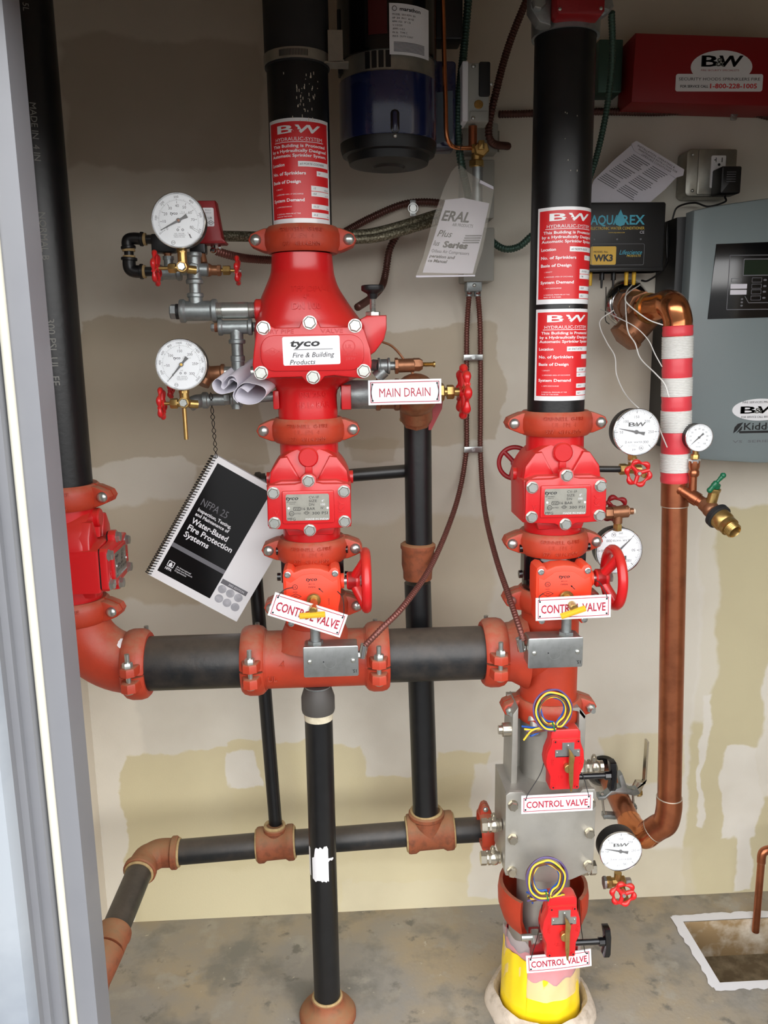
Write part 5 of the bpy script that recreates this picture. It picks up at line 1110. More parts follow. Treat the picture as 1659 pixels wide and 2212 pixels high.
b = B('wire_black').tube([at(1566, 425, 1.97), at(1566, 436, 1.98), at(1530, 446, 2.0), at(1500, 438, 2.0), at(1466, 446, 1.99), at(1455, 465, 1.99), at(1449, 500, 1.99), at(1447, 520, 1.98), at(1444, 555, 1.97), at(1430, 585, 1.96), at(1400, 606, 1.95), at(1386, 606, 1.94)], .0022, 8, n=8); b.to('cord', ad)
b = B('wire_black')
for i in range(5): b.tube([at(1447+3*math.cos(a+i)+(i-2)*2, 525+46*math.sin(a)+i*3, 1.975+.006*math.cos(a)) for a in [2*math.pi*k/14 for k in range(14)]], .0022, 6, closed=True, n=3)
b.to('coiled_cord', ad)
# water conditioner
YA = 1.93; M = IM(1340, 512, YA); s = scl(1340, 512, YA); t = thing('water_conditioner', 'black electronic water conditioner box with a blue drop logo', 'water conditioner', at(1340, 588, YA+.05))
b = B('black', M).prism(rrect(1336, -512, 204, 150, 5), -.06/s, 0, 4).prism(rrect(1336, -583, 200, 8, 2), -.05/s, 3, 1); b.to('case', t)
b = B('teal', M); z = .8; b.text('AQUA', 1306, -475, 20, w=66, z=z, bold=.02, space=.95).text('REX', 1367, -475, 20, w=50, z=z, bold=.02); b.prism([(1338, -453), (1346, -470), (1350, -478), (1347, -486), (1338, -489), (1329, -486), (1326, -478), (1330, -470)], .5, 1.6)
b.m('wire_yellow').text('ELECTRONIC WATER CONDITIONER', 1392, -493, 6.2, w=118, al='R', z=z).text('WWW.AQUAREX.COM', 1331, -502.5, 2.4, w=36, z=z); b.m('paper').text('CE', 1387, -502, 6, z=z)
b.m('ink_grey').frame2(1336, -550, 116, 47, 4, 1, z); b.m('yellow').prism(rrect(1304, -552, 56, 40, 3), 0, .6).m('ink').text('MODEL No.', 1298, -544, 4.5, w=32, shear=.15, z=1.2).text('WK3', 1304, -557, 14, w=42, bold=.04, z=1.2)
b.m('teal').text('Lifescience', 1364, -545, 10, w=50, shear=.35, z=z).m('wire_yellow').text('PRODUCTS', 1371, -553, 4.5, w=31, shear=.2, z=z)
for x_ in (1283, 1333, 1385): b.m('ink_grey').cyl((x_, -517, 0), (x_, -517, .8), 2, 10)
b.to('front_print', t, 'front lettering and yellow model plate')
for x_ in (1284, 1365, 1382): B('yellow', M).cyl((x_, -586, -24), (x_, -616, -24), 4.6, 12, r1=4).to('plug', t, 'yellow plug')
for x_, y_ in ((1310, 1), (1336, 0)): B('black', M).cyl((x_, -586, -24), (x_, -604, -24), 5.5, 12).cyl((x_, -602, -24), (x_, -622, -24), 3, 10, r1=2).to('plug', t)
def thin(P, m, r, label): return B(m).tube(spline([at(*p) for p in P], 8), r, 8).top('signal_wire', label, 'wire', 'thin wires under the water conditioner')
thin([(1309, 620, 1.95), (1309, 650, 1.96), (1308, 690, 1.95), (1316, 700, 1.93)], 'wire_black', .0011, 'black wire hanging straight down from the water conditioner')
thin([(1336, 622, 1.95), (1340, 632, 1.94), (1352, 630, 1.90), (1372, 616, 1.93), (1382, 612, 1.95)], 'wire_black', .0014, 'short black wire curling from the middle plug of the water conditioner')
thin([(1365, 616, 1.95), (1352, 636, 1.86), (1353, 690, 1.79), (1358, 720, 1.79), (1372, 742, 1.80), (1384, 775, 1.79), (1415, 806, 1.74), (1436, 830, 1.72), (1445, 858, 1.713)], 'wire_white', .0014, 'white wire looping down past the bronze strainer to the coil')
thin([(1382, 616, 1.95), (1360, 630, 1.86), (1350, 645, 1.79), (1362, 662, 1.77), (1400, 690, 1.745), (1432, 702, 1.735)], 'wire_white', .0013, 'white wire crossing the front of the bronze strainer to the red tape')
thin([(1297, 668, 1.90), (1330, 684, 1.83), (1372, 706, 1.79), (1400, 734, 1.78), (1415, 765, 1.76), (1430, 792, 1.74)], 'wire_white', .0011, 'white wire slanting across the strainer into the coil')
thin([(1326, 670, 1.85), (1298, 690, 1.86), (1297, 710, 1.86), (1312, 742, 1.85), (1328, 770, 1.84), (1332, 810, 1.82), (1350, 850, 1.78), (1378, 880, 1.70), (1415, 902, 1.68), (1428, 935, 1.70), (1441, 966, 1.715)], 'wire_white', .0013, 'long white wire drooping over the gauge to the lowest coil')
# alarm control panel
YP = 1.88; M = IM(1580, 720, YP); s = scl(1580, 720, YP); t = thing('control_panel', 'grey release control panel with a display window at the right edge', 'control panel', at(1600, 1000, YP+.05))
top_ = [(1482+i*32, -(461-26*min(1, (i*32)/174)**.8)) for i in range(0, 12)]; top_ = [(x, y) for x, y in top_]
P = [(1478, -990), (1482, -461)]+top_[1:]+[(1850, -1014), (1660, -1011), (1560, -1003), (1500, -996)]
b = B('panel_grey', M).prism(P, -40, 0, 6); b.to('door', t)
B('black', M).prism([(1462, -470), (1850, -440), (1850, -1004), (1474, -980), (1464, -900), (1464, -520)], -(YW-YP-.002)/s, -38).to('back_box', t)
b = B('black_gloss', M).prism([(1534, -531), (1850, -521), (1850, -684), (1525, -689)], 0, 2, 1); z = 2.4; b.m('ink_grey')
b.frame2(1660, -612, 192, 116, 2, 1.6, z); b.frame2(1664, -580, 138, 36, 2, 2, z); b.m('lcd').grid(1597, 1730, -565, -596, z, 1)
for y_ in (607, 620, 632, 645): b.m('ink_grey').frame2(1627, -y_, 22, 10, 1, 1, z).prism(rrect(1645, -y_, 7, 4, 2), 2, 2.8)
b.frame2(1582, -607, 22, 9, 1, 1, z)
for y_ in (620, 632.5): b.m('paper').prism(rrect(1588, -y_, 36, 10, 1), 2, 2.8)
for y_ in (647, 654, 661): b.m('ink_grey').prism(rrect(1597, -y_, 5, 4, 2), 2, 2.8)
b.line(1603, -641, 1612, -655, 1.6, z).line(1612, -655, 1700, -655, 1.6, z); b.to('display_window', t, 'black display window with keys')
b = B('white', M); z = 1.6; b.prism(circ(1656, -889, 63, 48, 24.5), 0, 1); b.m('ink').logo(1656, -889, 16, 92, z)
b.m('ink').text('FIRE SERVICES PROVIDED', 1656, -872, 4.5, w=82, z=z).text('FOR SERVICE CALL 800-228-1005', 1656, -905, 4.5, w=84, z=z); b.to('sticker', t, 'white oval service sticker')
b = B('ink', M); z = 1; b.text('Kidde', 1622, -926, 16, w=66, al='L', z=z, bold=.01).prism([(1599, -941), (1601, -928), (1608, -920), (1620, -917), (1614, -926), (1606, -936)], 0, .6).prism([(1606, -941), (1616, -927), (1619, -926), (1617, -934)], 0, .6).prism(rrect(1660, -939, 96, 5, 2.4), 0, .6).m('ink_grey').text('VS  SERIES', 1599, -960, 5.5, w=90, al='L', z=z); b.to('lettering', t)
# ---------------------------------------------------------------- copper riser at the right
YC = 1.75
A_, B_ = at(1464, 715, YC), at(1446, 1722, YC); B_.x = A_.x+(B_.x-A_.x); RC = .0272
dC = (A_-B_).normalized()
def cpt(y):
    z = at(1455, y, YC-RC).z; f = (z-B_.z)/(A_.z-B_.z); return B_.lerp(A_, f)
pipe(B_, A_, RC, 'copper', 'copper_riser', 'thick copper pipe standing right of the right riser, wrapped at its upper end')
t = thing('pipe_elbow', 'copper elbow turning down from the bronze strainer', 'pipe elbow', A_)
k = at(1464, 655, YC); s_ = at(1392, 668, 1.85)
b = B('copper_bright').tube(spline([s_, s_.lerp(k, .45), s_.lerp(k, .72)+V((0, 0, .002)), k.lerp(A_, .28)+V((-.008, 0, .006)), k.lerp(A_, .6), A_], 7), RC+.0025, 32); b.to('body', t)
t = thing('strainer', 'bronze Y-strainer against the wall under the water conditioner', 'strainer', at(1370, 720, 1.86))
w0 = at(1352, 655, YW-.01); n0 = s_+(s_-k).normalized()*-.004
b = B('bronze').cyl(w0, s_, .034, 30).cyl(s_.lerp(w0, .0), s_.lerp(w0, .2), .038, 8).cyl(s_.lerp(w0, .55), s_.lerp(w0, .75), .039, 8)
l0, l1 = at(1402, 672, 1.87), at(1352, 728, 1.86); d = (l1-l0).normalized()
b.cyl(l0, l1, .035, 30).hexa(l1-d*.006, d, .038, .016); b.to('body', t)
B('brass').cyl(s_.lerp(k, .12), s_.lerp(k, .19), RC+.006, 30).to('union_collar', t)
B('chrome').lathe(at(1354, 655, YW-.002), (0, -1, 0), [(0, .056), (.004, .054), (.012, .045), (.016, .036)], 40).top('escutcheon', 'chrome pipe escutcheon on the wall behind the bronze strainer', 'escutcheon')
# coil and tape
t = thing('coil_wrap', 'white wire coils between red tape bands on the copper pipe', 'coil', cpt(1040))
def band(y0, y1, m, name, dr, lab=None):
    p, q = cpt(y1), cpt(y0); L = (q-p).length
    if m == 'wire_white':
        n = max(8, int(L/.0032)); pr = []
        for i in range(n):
            for f_, dd in ((0, -.0010), (.25, .0004), (.5, .0008), (.75, .0004)): pr.append(((i+f_)*L/n, RC+dr+dd))
        b = B(m).lathe(p, q-p, pr, 36)
    else: b = B(m).lathe(p, q-p, [(0, RC+dr-.001), (L*.08, RC+dr), (L*.35, RC+dr+.0006), (L*.6, RC+dr-.0004), (L*.93, RC+dr+.0004), (L, RC+dr-.001)], 36)
    b.to(name, t, lab)
for y0, y1 in ((703, 726), (774, 817), (857, 889), (935, 982), (1022, 1046)): band(y0, y1, 'red_tape', 'tape_band', .0036, 'red tape band')
for y0, y1 in ((726, 775), (816, 858), (888, 936), (981, 1023)): band(y0, y1, 'wire_white', 'wire_coil', .0046, 'white wire coil')
# copper tee and hose bib
p = cpt(1046); q = cpt(1098)
t = thing('copper_tee', 'copper tee with a side branch carrying a small gauge and hose valve', 'pipe tee', q)
B('copper').lathe(q, p-q, [(0, RC), (.001, RC+.0022), ((p-q).length, RC+.0022), ((p-q).length+.001, RC)], 40).to('body', t)
B('solder').torus(q, dC, RC+.0004, .0014).to('solder_ring', t)
a, c, e_ = at(1462, 1052, 1.735), at(1492, 1068, 1.715), at(1524, 1090, 1.69)
b = B('copper').cyl(a, e_, .0125, 24).cyl(a.lerp(e_, .12), a.lerp(e_, .2), .0145, 24).cyl(a.lerp(e_, .5), a.lerp(e_, .75), .015, 24); b.to('branch', t)
u0 = at(1496, 1066, 1.713); u1 = at(1498, 1008, 1.713)
b = B('copper').cyl(u0, u1, .0082, 20).lathe(at(1498, 1030, 1.713), (0, 0, 1), [(0, .0085), (.004, .0115), (.012, .0115), (.015, .0095), (.022, .0118), (.034, .0118), (.035, .009)], 24); b.to('gauge_stub', t)
b = B('chrome').hexa(at(1500, 999, 1.713), (0, 0, 1), .0125, .008); b.m('brass').hexa(at(1501, 991, 1.713), (0, 0, 1), .009, .010).cyl(at(1502, 985, 1.713), at(1503, 970, 1.713), .006, 14); b.to('gauge_fitting', t)
gauge(1509.5, 945, 1.70, 30.5, 'small gauge dialled to 100 on the copper branch', 'small', 222, depth=.028)
t = thing('hose_valve', 'brass hose valve with green lever at the end of the copper branch', 'hose valve', at(1550, 1110, 1.66))
f_ = at(1567, 1130, 1.635); d = (f_-e_).normalized()
b = B('bronze').cyl(e_-d*.004, e_+d*.03, .016, 24).ball(e_+d*.018, .018, 18); b.to('body', t)
h0 = e_+d*.034; B('rubber').lathe(h0, d, [(0, .024), (.002, .027), (.012, .027), (.014, .024)], 32).to('gasket_ring', t, 'black ring')
b = B('brass').lathe(h0+d*.012, d, [(0, .021), (.001, .0225), (.018, .022), (.022, .019), (.026, .020), (.034, .020)]+[(.034+.0018*i, .0165 if i % 2 else .0150) for i in range(8)]+[(.05, .0135), (.046, .012), (.03, .011)], 32, cap=True); b.to('outlet', t)
v0 = e_+d*.014; v1 = at(1543, 1062, 1.675); v2 = at(1546, 1052, 1.672)
b = B('brass').cyl(v0, v1, .011, 20).hexa(v1, v2-v1, .0125, .008); b.to('bonnet', t)
b = B('green_plastic').cyl(v2-(v2-v1)*.2, v2+(v2-v1).normalized()*.007, .009, 20, ch=.001); la, lb = at(1533, 1059, 1.665), at(1562, 1027, 1.66); b.tube(spline([la, la.lerp(lb, .3), la.lerp(lb, .65), lb], 5), [.0055]*5+[.0065]*4+[.004]*3+[.0048]*4, 14).ball(lb, .0062, 12).ball(la, .0062, 12); b.to('lever', t, 'green lever')
# ---------------------------------------------------------------- gauges round the right riser
g = gauge(1374, 933, 1.655, 51.5, 'gauge with bold lettering above a red wheel, right of the upper right coupling', 'bw', 168)
def wheel_front(t, px, py, Y, R, m='red', back=False):
    s = scl(px, py, Y); o = handwheel(t, at(px, py, Y), (0, -1, 0), R*s*.86, 4.6*s, 6, 3, m, 0, 8*s); return o
t = thing('gauge_valve', 'brass gauge valve under the bold-lettered gauge, red wheel facing out', 'gauge valve', at(1365, 1013, 1.67), 'brass gauge valves'); M = IM(1365, 1010, 1.68)
B('black_pipe', M).cyl((1268, -1012, -8), (1340, -1013, 0), 7, 18).to('nipple', t, 'dark pipe nipple')
b = B('brass', M).hexa((1338, -1013, 0), (1, 0, 0), 12, 16).cyl((1350, -1013, 0), (1384, -1014, 0), 10, 18).cyl((1366, -1012, 0), (1366, -988, 0), 9.5, 18).hexa((1364, -992, 0), (0, 1, 0), 10, 14).cyl((1380, -1020, 0), (1380, -1022, 36), 6, 14); b.m('solder').cyl((1366, -998, 0), (1366, -994, 0), 10.5, 18); b.to('body', t)
wheel_front(t, 1379, 1022, 1.64, 28)
g = gauge(1336, 1189, 1.70, 51.5, 'upside-down gauge partly hidden behind the big red handwheel', 'bw', 225, roll=180)
t = thing('gauge_valve', 'bronze gauge valve above the upside-down gauge, dark red wheel behind it', 'gauge valve', at(1335, 1105, 1.70), 'brass gauge valves'); M = IM(1335, 1105, 1.70)
b = B('bronze', M); b.hexa((1306, -1108, 0), (1, 0, 0), 13, 18).cyl((1322, -1107, 0), (1356, -1105, 0), 13, 20).hexa((1349, -1105, 0), (1, 0, 0), 13, 10).cyl((1358, -1105, 0), (1368, -1105, 0), 7, 14).cyl((1335, -1107, 0), (1335, -1130, 0), 10, 20).cyl((1290, -1108, -5), (1308, -1108, 0), 8, 14); b.to('body', t)
b = B('brass', M).cyl((1335, -1126, 0), (1335, -1132, 0), 8, 16).hexa((1335, -1146, 0), (0, 1, 0), 10, 15); b.to('gauge_nut', t); B('dustpaint', M).cyl((1367, -1105, 0), (1372, -1105, 0), 6, 12).to('plug', t)
B('red_dark', M).cyl((1328, -1100, -30), (1328, -1104, -5), 6, 14).to('stem', t); wheel_front(t, 1328, 1100, 1.735, 29, 'red_dark')
t = thing('drain_valve', 'dark red handwheel of a drain valve behind the right check valve', 'valve', at(1112, 1000, 1.76)); s = scl(1112, 1000, 1.76)
handwheel(t, at(1112, 1000, 1.76), (-.25, -1, 0), 34*s, 5*s, 0, 3, 'red_dark', 0, 9*s); M = IM(1112, 1000, 1.76); B('red_dark', M).cyl((1114, -1006, -20), (1140, -1012, -10), 8, 14).to('stem', t)
B('red', M).cyl((1122, -1008, 20), (1132, -1008, 24), 14, 20, ch=2).to('plug', t)
# ---------------------------------------------------------------- stainless valve body under the right tee
YB = Y0-.115; M = IM(1190, 1800, YB); s = scl(1190, 1800, YB); zoff = -.115/s
t = thing('backflow_valve', 'stainless steel valve body with a bolted cover plate under the right tee', 'backflow valve', V((XRI, Y0, .2)))
z0, z1 = .44, .742
b = B('stainless').cyl((XRI, Y0, .40), (XRI, Y0, z1), .0575, 44)
b.cyl((XRI, Y0, .05), (XRI, Y0, .45), .060, 44); b.to('pipe_spool', t)
b = B('stainless', M)
b.prism([(1116, -1575), (1128, -1560), (1128, -1740), (1114, -1740)], -150, -62, 2); b.prism([(1118, -1562), (1262, -1562), (1262, -1740), (1118, -1740)], -150, -135)
b.prism([(1258, -1560), (1274, -1578), (1274, -1735), (1258, -1740)], -150, -50, 2)
b.prism([(1226, -1562), (1258, -1560), (1274, -1578), (1270, -1584), (1256, -1568)], -110, -50); b.to('side_plates', t)
b = B('stainless', M)
b.prism([(1096, -1722), (1286, -1722), (1286, -1900), (1200, -1912), (1096, -1898)], -150, -14, 4); b.to('housing', t)
b = B('stainless', M); b.prism([(1092, -1718), (1100, -1712), (1128, -1712), (1140, -1722), (1250, -1722), (1258, -1712), (1284, -1712), (1289, -1720), (1288, -1882), (1278, -1893), (1240, -1908), (1190, -1912), (1140, -1906), (1104, -1895), (1092, -1884)], -14, -6, 2); cv = b.to('cover_plate', t)
for x_, y_ in ((1107, 1739), (1108, 1811), (1107, 1882), (1276, 1741), (1276, 1805), (1276, 1876)): B('nickel', M).hexbolt((x_, -y_, -6), (0, 0, 1), 10, 10).to('bolt', cv)
b = B('nickel', M); b.cyl((1118, -1614, -80), (1096, -1614, -80), 14, 24, ch=1).cyl((1097, -1614, -80), (1088, -1614, -80), 9, 16); b.to('test_port', t)
b = B('stainless', M).cyl((1164, -1592, -68), (1164, -1616, -50), 10, 18).cyl((1162, -1592, -66), (1162, -1566, -80), 12, 18); b.to('lug', t)
def ballvalve(x0, x1, y, z, label):
    tt = thing('ball_valve', label, 'ball valve', M @ V(((x0+x1)/2, -y, z)), 'nickel ball valves'); L = x1-x0
    b = B('nickel', M); b.hexa((x0, -y, z), (1, 0, 0), 15, L*.3, .05).cyl((x0+L*.28, -y, z), (x0+L*.42, -y, z), 12, 24).hexa((x0+L*.38, -y, z), (1, 0, 0), 15, L*.12, .05).ball((x0+L*.68, -y, z), 15, 18, (1.1, 1, 1)).cyl((x0+L*.6, -y, z), (x1, -y, z), 12, 24); b.to('body', tt)
    b = B('nickel', M).cyl((x0+L*.62, -y+12, z), (x0+L*.62, -y+22, z), 6, 14).cyl((x0+L*.62, -y+20, z), (x0+L*.62, -y+26, z), 3.5, 10); b.to('stem', tt); return tt
ballvalve(1049, 1093, 1811, -60, 'nickel ball valve left of the stainless cover, upper of two, before the red coupling')
ballvalve(1048, 1092, 1884, -60, 'nickel ball valve left of the stainless cover, lower of two')
t2 = ballvalve(1304, 1262, 1905, -40, 'nickel ball valve at the lower right corner of the stainless cover')
B('nickel', M).cyl((1238, -1905, -40), (1264, -1905, -40), 6, 16, r1=9).to('nipple', t2)
t3 = ballvalve(1264, 1318, 1692, -60, 'nickel ball valve right of the upper red switch, black tee handle above'); B('nickel', M).cyl((1240, -1690, -60), (1266, -1692, -60), 9, 16).to('nipple', t3)
p0 = at(1049, 1788, YD-.03)
coupling(p0, fm(p0, 1, 93), 'small dark red coupling seen edge-on on the drain pipe beside the stainless valve', words=False, R=.036)
g = gauge(1340, 1838, 1.575, 46.5, 'gauge with bold lettering at the lower right of the stainless valve', 'bw', 168)
t = thing('gauge_valve', 'brass gauge valve under the lowest gauge, red wheel facing out', 'gauge valve', at(1335, 1905, 1.60), 'brass gauge valves'); Mg = IM(1335, 1905, 1.60)
b = B('brass', Mg).cyl((1304, -1905, 0), (1346, -1905, 0), 9, 20).hexa((1311, -1905, 0), (1, 0, 0), 12, 10).hexa((1338, -1905, 0), (1, 0, 0), 12, 12).cyl((1334, -1905, 0), (1334, -1885, 0), 8, 18).cyl((1344, -1915, 0), (1346, -1928, 24), 6, 14); b.m('steel').hexa((1303, -1905, 0), (1, 0, 0), 13, 6).hexa((1350, -1905, 0), (1, 0, 0), 8, 13); b.to('body', t)
wheel_front(t, 1346, 1931, 1.57, 27)
# tamper switches with looped wires
def tamper(cx, cy, Y, label, plate_w=52, loop=(0, 0, 33), tails=True):
    "cx, cy: image centre of the red face"
    M = IM(cx, cy, Y); t = thing('tamper_switch', label, 'tamper switch', at(cx, cy, Y), 'red valve tamper switches'); F = M @ Mx.Translation((cx, -cy, 0))
    b = B('red', F); P = [(-32, 62), (-26, 68), (26, 68), (32, 62), (33, 40), (40, 22), (42, 0), (40, -14), (33, -30), (32, -56), (29, -62), (-31, -62), (-34, -56), (-34, -30), (-42, -12), (-44, 2), (-41, 20), (-33, 40)]
    b.prism(P, -34, -4, 3); b.prism([(x*.96+1, min(y, 52)) for x, y in P if y < 60]+[], -5, 0, 2) if 0 else b.prism([(-31, 50), (31, 50), (32, 38), (39, 22), (41, 0), (39, -13), (32, -30), (31, -54), (28, -60), (-30, -60), (-33, -54), (-33, -30), (-41, -11), (-43, 2), (-40, 20), (-32, 38)], -5, 0, 2)
    b.text('OPEN', -29, 2, 5.5, z=1, up=90, dep=1.5).text('SHUT', 33, 4, 5.5, z=1, up=90, dep=1.5).text('UL', -9, -32, 7, z=1, dep=1.5)
    for x_, y_ in ((-24, 44), (26, 44), (-26, -54), (26, -54)): b.cyl((x_, y_, 0), (x_, y_, 1.5), 4.5, 14).m('wire_black').cyl((x_, y_, 1.5), (x_, y_, 1.8), 2, 8).m('red')
    b.to('housing', t)
    b = B('steel', F).prism([(-24, 12), (30, 12), (30, 27), (17, 27), (17, 42), (-9, 42), (-9, 27), (-24, 27)], 0, 2); b.m('zinc').dome((4, 36, 2), (0, 0, 1), 2.5, 2).dome((-20, 22, 2), (0, 0, 1), 2.2, 2).dome((26, 22, 2), (0, 0, 1), 2.2, 2); b.m('ink').grid(-22, 22, 12, 13.5, 2.4, 1); b.to('position_plate', t, 'stamped metal plate')
    b = B('brass', F).cyl((4, -10, 0), (4, -10, 12), 9, 22, ch=1).prism([(2, 34), (8, 28), (16, 16), (14, 0), (14, -40), (12, -58), (9, -58), (5, -36), (3, 0), (4, 20)], 9, 14, 1); b.to('pointer', t, 'brass pointer')
    rj = random.Random(int(cx)); lx, ly, lr = loop; cols = ('wire_blue', 'wire_yellow', 'wire_brown', 'wire_green', 'wire_blue', 'wire_yellow', 'wire_brown', 'wire_violet')
    for i, m_ in enumerate(cols):
        rr = lr-8+i*2.2; z_ = -6+(i % 3)*4; L = [(2+(i-4)*.9, 58, -12), (2+(i-4)*1.0, 68, -10), (lx+8+(i % 4)*2, ly-lr-1+i*.4, 6+z_)]
        a0 = -70
        L += [(lx+rr*math.cos(math.radians(a)), ly+rr*1.02*math.sin(math.radians(a)), z_+6+3*math.sin(math.radians(a*2))) for a in range(a0+10, a0+350, 28)]
        L += [(lx-2+(i % 4), ly-lr-2, 2+z_)]
        if tails: L += [(lx-32-2*i, ly-lr-6-(i % 5)*3, z_), (lx-62+4*(i % 5), ly-lr-6-(i % 6)*5+2, z_-4)]
        else: L += [(lx-20-2*i, ly-lr-8-(i % 4)*4, z_-10), (lx-34+3*i, ly-lr-14-(i % 5)*5, z_-24)]
        B(m_, F).tube([(x+rj.uniform(-1.5, 1.5), y+rj.uniform(-1.5, 1.5), z+rj.uniform(-1.5, 1.5)) for x, y, z in L], 2.0, 7, n=6).to('wire', t)
    B('wire_green', F).torus((lx+2, ly-lr-1, 3), (1, .3, 0), 9, 1.6, 20, 6).to('wire_tie', t)
    return t, F
YT2 = Y0-.155
tu, F = tamper(1222, 1646, YT2, 'upper red tamper switch with a looped bundle of coloured wires above the stainless cover', loop=(-32, 113, 34))
tl, F2 = tamper(1214, 2008, YT2, 'lower red tamper switch with looped coloured wires, near the yellow wrapped pipe', loop=(-38, 112, 36), tails=False)
t, Ms = sign(1203, 1734, 156, 42, YT2-.004, .6, 'CONTROL VALVE', 'CONTROL VALVE sign across the top of the stainless cover plate')
wire(t, [Ms @ V((-67, 14, 2)), Ms @ V((-64, 24, 1)), F @ V((-50, -34, -20)), F @ V((-38, -5, -30)), F @ V((-30, 40, -30))]); wire(t, [Ms @ V((69, 14, 2)), Ms @ V((66, 26, 0)), F @ V((44, -40, -14)), F @ V((36, -30, -20))])
t, Ms = sign(1208, 2078, 142, 42, YT2+.040, 4.0, 'CONTROL VALVE', 'curved CONTROL VALVE sign half hidden behind the lower red tamper switch', bend=6)
wire(t, [Ms @ V((-62, 16, 2)), Ms @ V((-58, 26, 0)), F2 @ V((-46, -20, -22)), F2 @ V((-38, 38, -26))]); wire(t, [Ms @ V((60, 14, 2)), Ms @ V((56, 24, 0)), F2 @ V((46, 0, -18)), F2 @ V((42, 50, -24))])
# black tee handles of the two inner valves
def teehandle(t, cx, cy, x0, Y):
    M = IM(cx, cy, Y); sh = B('black_gloss', M).cyl((x0-30, -cy, 0), (cx-10, -cy, 0), 6, 18).cyl((cx-16, -cy, 0), (cx-4, -cy, 0), 9, 8).to('handle_shaft', t, 'black handle shaft')
    b = B('black_gloss', M).prism([(cx-8, -cy+30), (cx+6, -cy+30), (cx+9, -cy+12), (cx+9, -cy-24), (cx+6, -cy-30), (cx-6, -cy-30), (cx-3, -cy-10), (cx-4, -cy+10)], -12, 10, 3); b.to('grip', sh, 'black tee grip')
teehandle(tu, 1322, 1675, 1258, YT2+.02); teehandle(tl, 1309, 2033, 1252, YT2+.02)
# wall clamp, black escutcheon, copper offset
t = thing('pipe_offset', 'copper offset pipe from the foot of the copper riser to the wall', 'pipe', at(1380, 1790, 1.78))
e1 = at(1446, 1722, YC); k1 = at(1444, 1772, YC); e2 = at(1392, 1806, YC+.03); k3 = at(1372, 1800, YC+.05); w1 = at(1312, 1672, YW-.01)
d1 = (w1-k3).normalized()
b = B('copper').tube(spline([e1, e1.lerp(k1, .5), k1.lerp(e2, .12), k1.lerp(e2, .45), e2.lerp(k1, .25)], 6), RC+.0025, 32); b.to('elbow', t)
b = B('copper_bright').tube(spline([e2.lerp(k1, .32), e2, k3.lerp(e2, .4)+d1*.01, k3+d1*.03, k3+d1*.045], 6), RC+.0025, 32); b.to('elbow', t)
B('copper').cyl(k3+d1*.03, w1, RC, 32).to('pipe', t)
b = B('solder').torus(e1, Z_, RC+.001, .0016); b.to('solder_ring', t); q = e2.lerp(k1, .36); B('solder').torus(q, (k1-e2), RC+.001, .0018).to('solder_ring', t)
B('black_gloss').lathe(at(1300, 1664, YW-.002), (0, -1, 0), [(0, .044), (.006, .043), (.014, .036), (.022, .030)], 40).top('escutcheon', 'black tarry escutcheon where the copper offset enters the wall', 'escutcheon')
t = thing('pipe_clamp', 'steel split clamp with bolts on the copper offset by the wall', 'clamp', k3.lerp(w1, .52)); M = IM(1335, 1712, 1.90)
b = B('galv', M); b.prism([(1290, -1722), (1304, -1722), (1312, -1714), (1330, -1710), (1352, -1712), (1366, -1716), (1380, -1712), (1376, -1703), (1362, -1704), (1352, -1698), (1340, -1668), (1332, -1672), (1338, -1696), (1318, -1702), (1304, -1714), (1288, -1714)], -10, 10, 2); b.to('upper_strap', t)
b = B('galv', M); b.prism([(1304, -1765), (1330, -1768), (1368, -1754), (1378, -1746), (1376, -1740), (1362, -1746), (1330, -1758), (1304, -1756)], -10, 6, 2); b.to('lower_strap', t)
for x0, y0, x1, y1 in ((1298, 1716, 1308, 1764), (1366, 1712, 1372, 1756)):
    B('zinc', M).cyl((x0, -y0+5, 4), (x1, -y1-4, 0), 2.6, 10).ball((x0, -y0+6, 4), 5, 10).hexa((x1, -y1+4, 0), (0, 1, 0), 6, 5).to('bolt', t)
M = IM(1385, 1650, 1.93); b = B('nickel', M); b.prism([(1393, -1600), (1397, -1600), (1396, -1684), (1392, -1688)], -8, 8).prism([(1366, -1706), (1376, -1686), (1393, -1688), (1396, -1680), (1382, -1714), (1370, -1716)], -6, 8, 1); b.m('brass').hexa((1380, -1712, 0), (1, 0, 0), 9, 9); b.top('lever_arm', 'thin flat metal lever arm standing up beside the pipe clamp', 'lever')
# orange shroud, lower valve and the yellow wrap
t = thing('lower_flange', 'orange curved shroud below the stainless cover, with a big zinc bolt', 'flange', V((XRI, Y0, .13)))
b = B('coupling'); zA, zB = at(1190, 1902, Y0).z, at(1190, 2022, Y0-.05).z; R_ = []
for i in range(29):
    a = math.radians(-48+276*i/28); R_.append([(XRI+r*math.cos(a), Y0+r*math.sin(a), z) for r, z in ((.100, zA), (.103, zA-.02), (.102, zA-.05), (.092, zB+.022), (.072, zB), (.062, zB), (.080, zB+.03), (.092, zA-.05), (.094, zA-.02), (.092, zA))])
b.rings(R_); b.to('shroud', t)
Mz = IM(1150, 2026, Y0-.10); b = B('zinc', Mz).cyl((1126, -2024, 0), (1170, -2024, 0), 6.5, 16).hexa((1148, -2024, 0), (1, 0, 0), 15, 16); b.to('bolt', t)
b = B('red_dark').box(XRI-.045, XRI+.055, Y0-.10, Y0-.055, zB-.03, zB+.03); b.to('valve_block', t)
b = B('stainless').lathe((XRI-.003, Y0, .06), (0, 0, 1), [(0, .080), (.05, .081), (.055, .078), (zB-.05, .072)], 44); b.top('valve_spool', 'grey metal pipe spool between the orange shroud and the plastic wrap', 'pipe')
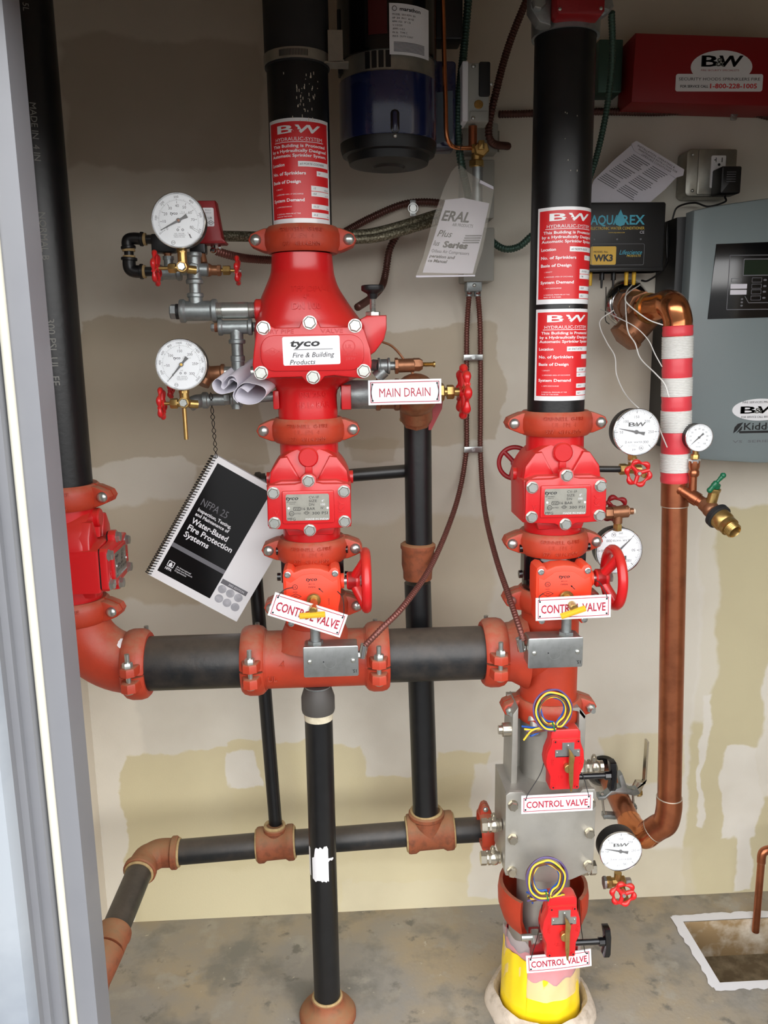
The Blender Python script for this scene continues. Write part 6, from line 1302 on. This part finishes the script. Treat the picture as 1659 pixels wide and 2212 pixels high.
def shell(name, m, label, z0, z1, r0, r1, wob, seed, cat, a0=0, a1=360, edge=0, th=.0012, n=72, cx=XRI):
    rr = random.Random(seed); R_ = []; full = a1-a0 >= 360; N = n if full else n+1
    w1 = [rr.uniform(-1, 1) for _ in range(N+8)]
    for i in range(N):
        a = math.radians(a0+(a1-a0)*i/n); wv = NZ.noise(V((math.cos(a)*2.2, math.sin(a)*2.2, seed))); we = NZ.noise(V((math.cos(a)*3, math.sin(a)*3, seed+5))); col = []
        for j in range(9):
            f = j/8; r = r0+(r1-r0)*f+wob*NZ.noise(V((math.cos(a)*4, math.sin(a)*4, seed+f*3)))
            z = z0+(z1-z0)*f+edge*we*f; col.append((cx+r*math.cos(a), Y0+r*math.sin(a), z))
        col += [(cx+(math.hypot(p[0]-cx, p[1]-Y0)-th)*math.cos(a), Y0+(math.hypot(p[0]-cx, p[1]-Y0)-th)*math.sin(a), p[2]) for p in col[::-1]]
        R_.append(col)
    return B(m).rings(R_, closed=full, cap=not full).top(name, label, cat)
zt = at(1180, 2062, Y0-.08).z
shell('pink_wrap', 'red_tape', 'torn pink-red plastic band round the pipe under the curved sign', .028, zt-.012, .0838, .0830, .0016, 11, 'wrap', edge=.02)
shell('yellow_sleeve', 'yellow_wrap', 'yellow plastic sleeve round the pipe where it meets the floor', -.02, at(1180, 2128, Y0-.09).z, .0930, .0868, .003, 3, 'sleeve', edge=.02)
shell('yellow_flap', 'yellow_wrap', 'yellow plastic flap rising at the left of the pink band', .0, zt-.022, .0955, .0885, .002, 8, 'sleeve', a0=172, a1=236, edge=.015)
shell('clear_film', 'clear_wrap', 'crumpled clear film round the pipe below the curved sign', at(1180, 2165, Y0-.09).z, zt+.012, .0905, .0862, .005, 21, 'wrap', edge=.03, th=.0006)
mat('mortar', 'cdbfae', .9, 0, var=.8, vscale=34, col2='8f7f6c', bump=1, bscale=60)
b = B('mortar'); R_ = []
for i in range(64):
    a = 2*math.pi*i/64; w_ = .006*NZ.noise(V((math.cos(a)*2.5, math.sin(a)*2.5, 1))); w2 = .004*NZ.noise(V((math.cos(a)*7, math.sin(a)*7, 4)))
    R_.append([(XRI+r*math.cos(a), Y0+r*math.sin(a), z) for r, z in ((.097, -.03), (.098+w2, .026+w2), (.106+w_, .040+w2), (.116+w_, .034+w2*2), (.126+w_, .012), (.128+w_, 0), (.128, -.01))])
b.rings(R_, closed=True); b.top('mortar_collar', 'rough cream mortar collar round the yellow wrapped pipe on the floor', 'collar')
# small copper drain over the pit
pz = at(1638, 1992, 1.93); Yp = PY1-.012; bx = at(1637, 1950, Yp).x; zt = at(1637, 1838, Yp).z
b = B('copper').cyl((bx, Yp, -.03), (bx, Yp, zt-.014), .0095, 24); t = b.top('copper_drain', 'thin copper pipe dropping into the muddy pit at the right edge', 'pipe')
b = B('copper'); b.tube(spline([(bx, Yp, zt-.035), (bx, Yp, zt-.014), (bx+.005, Yp, zt-.003), (bx+.018, Yp, zt+.002), (bx+.04, Yp, zt+.002)], 6), .0112, 22); b.to('elbow', t)
B('copper').cyl((bx+.03, Yp, zt+.002), (bx+.16, Yp, zt+.002), .0095, 22).to('outlet_pipe', t)
B('solder').torus((bx, Yp, zt-.034), Z_, .0098, .0014).to('solder_ring', t)
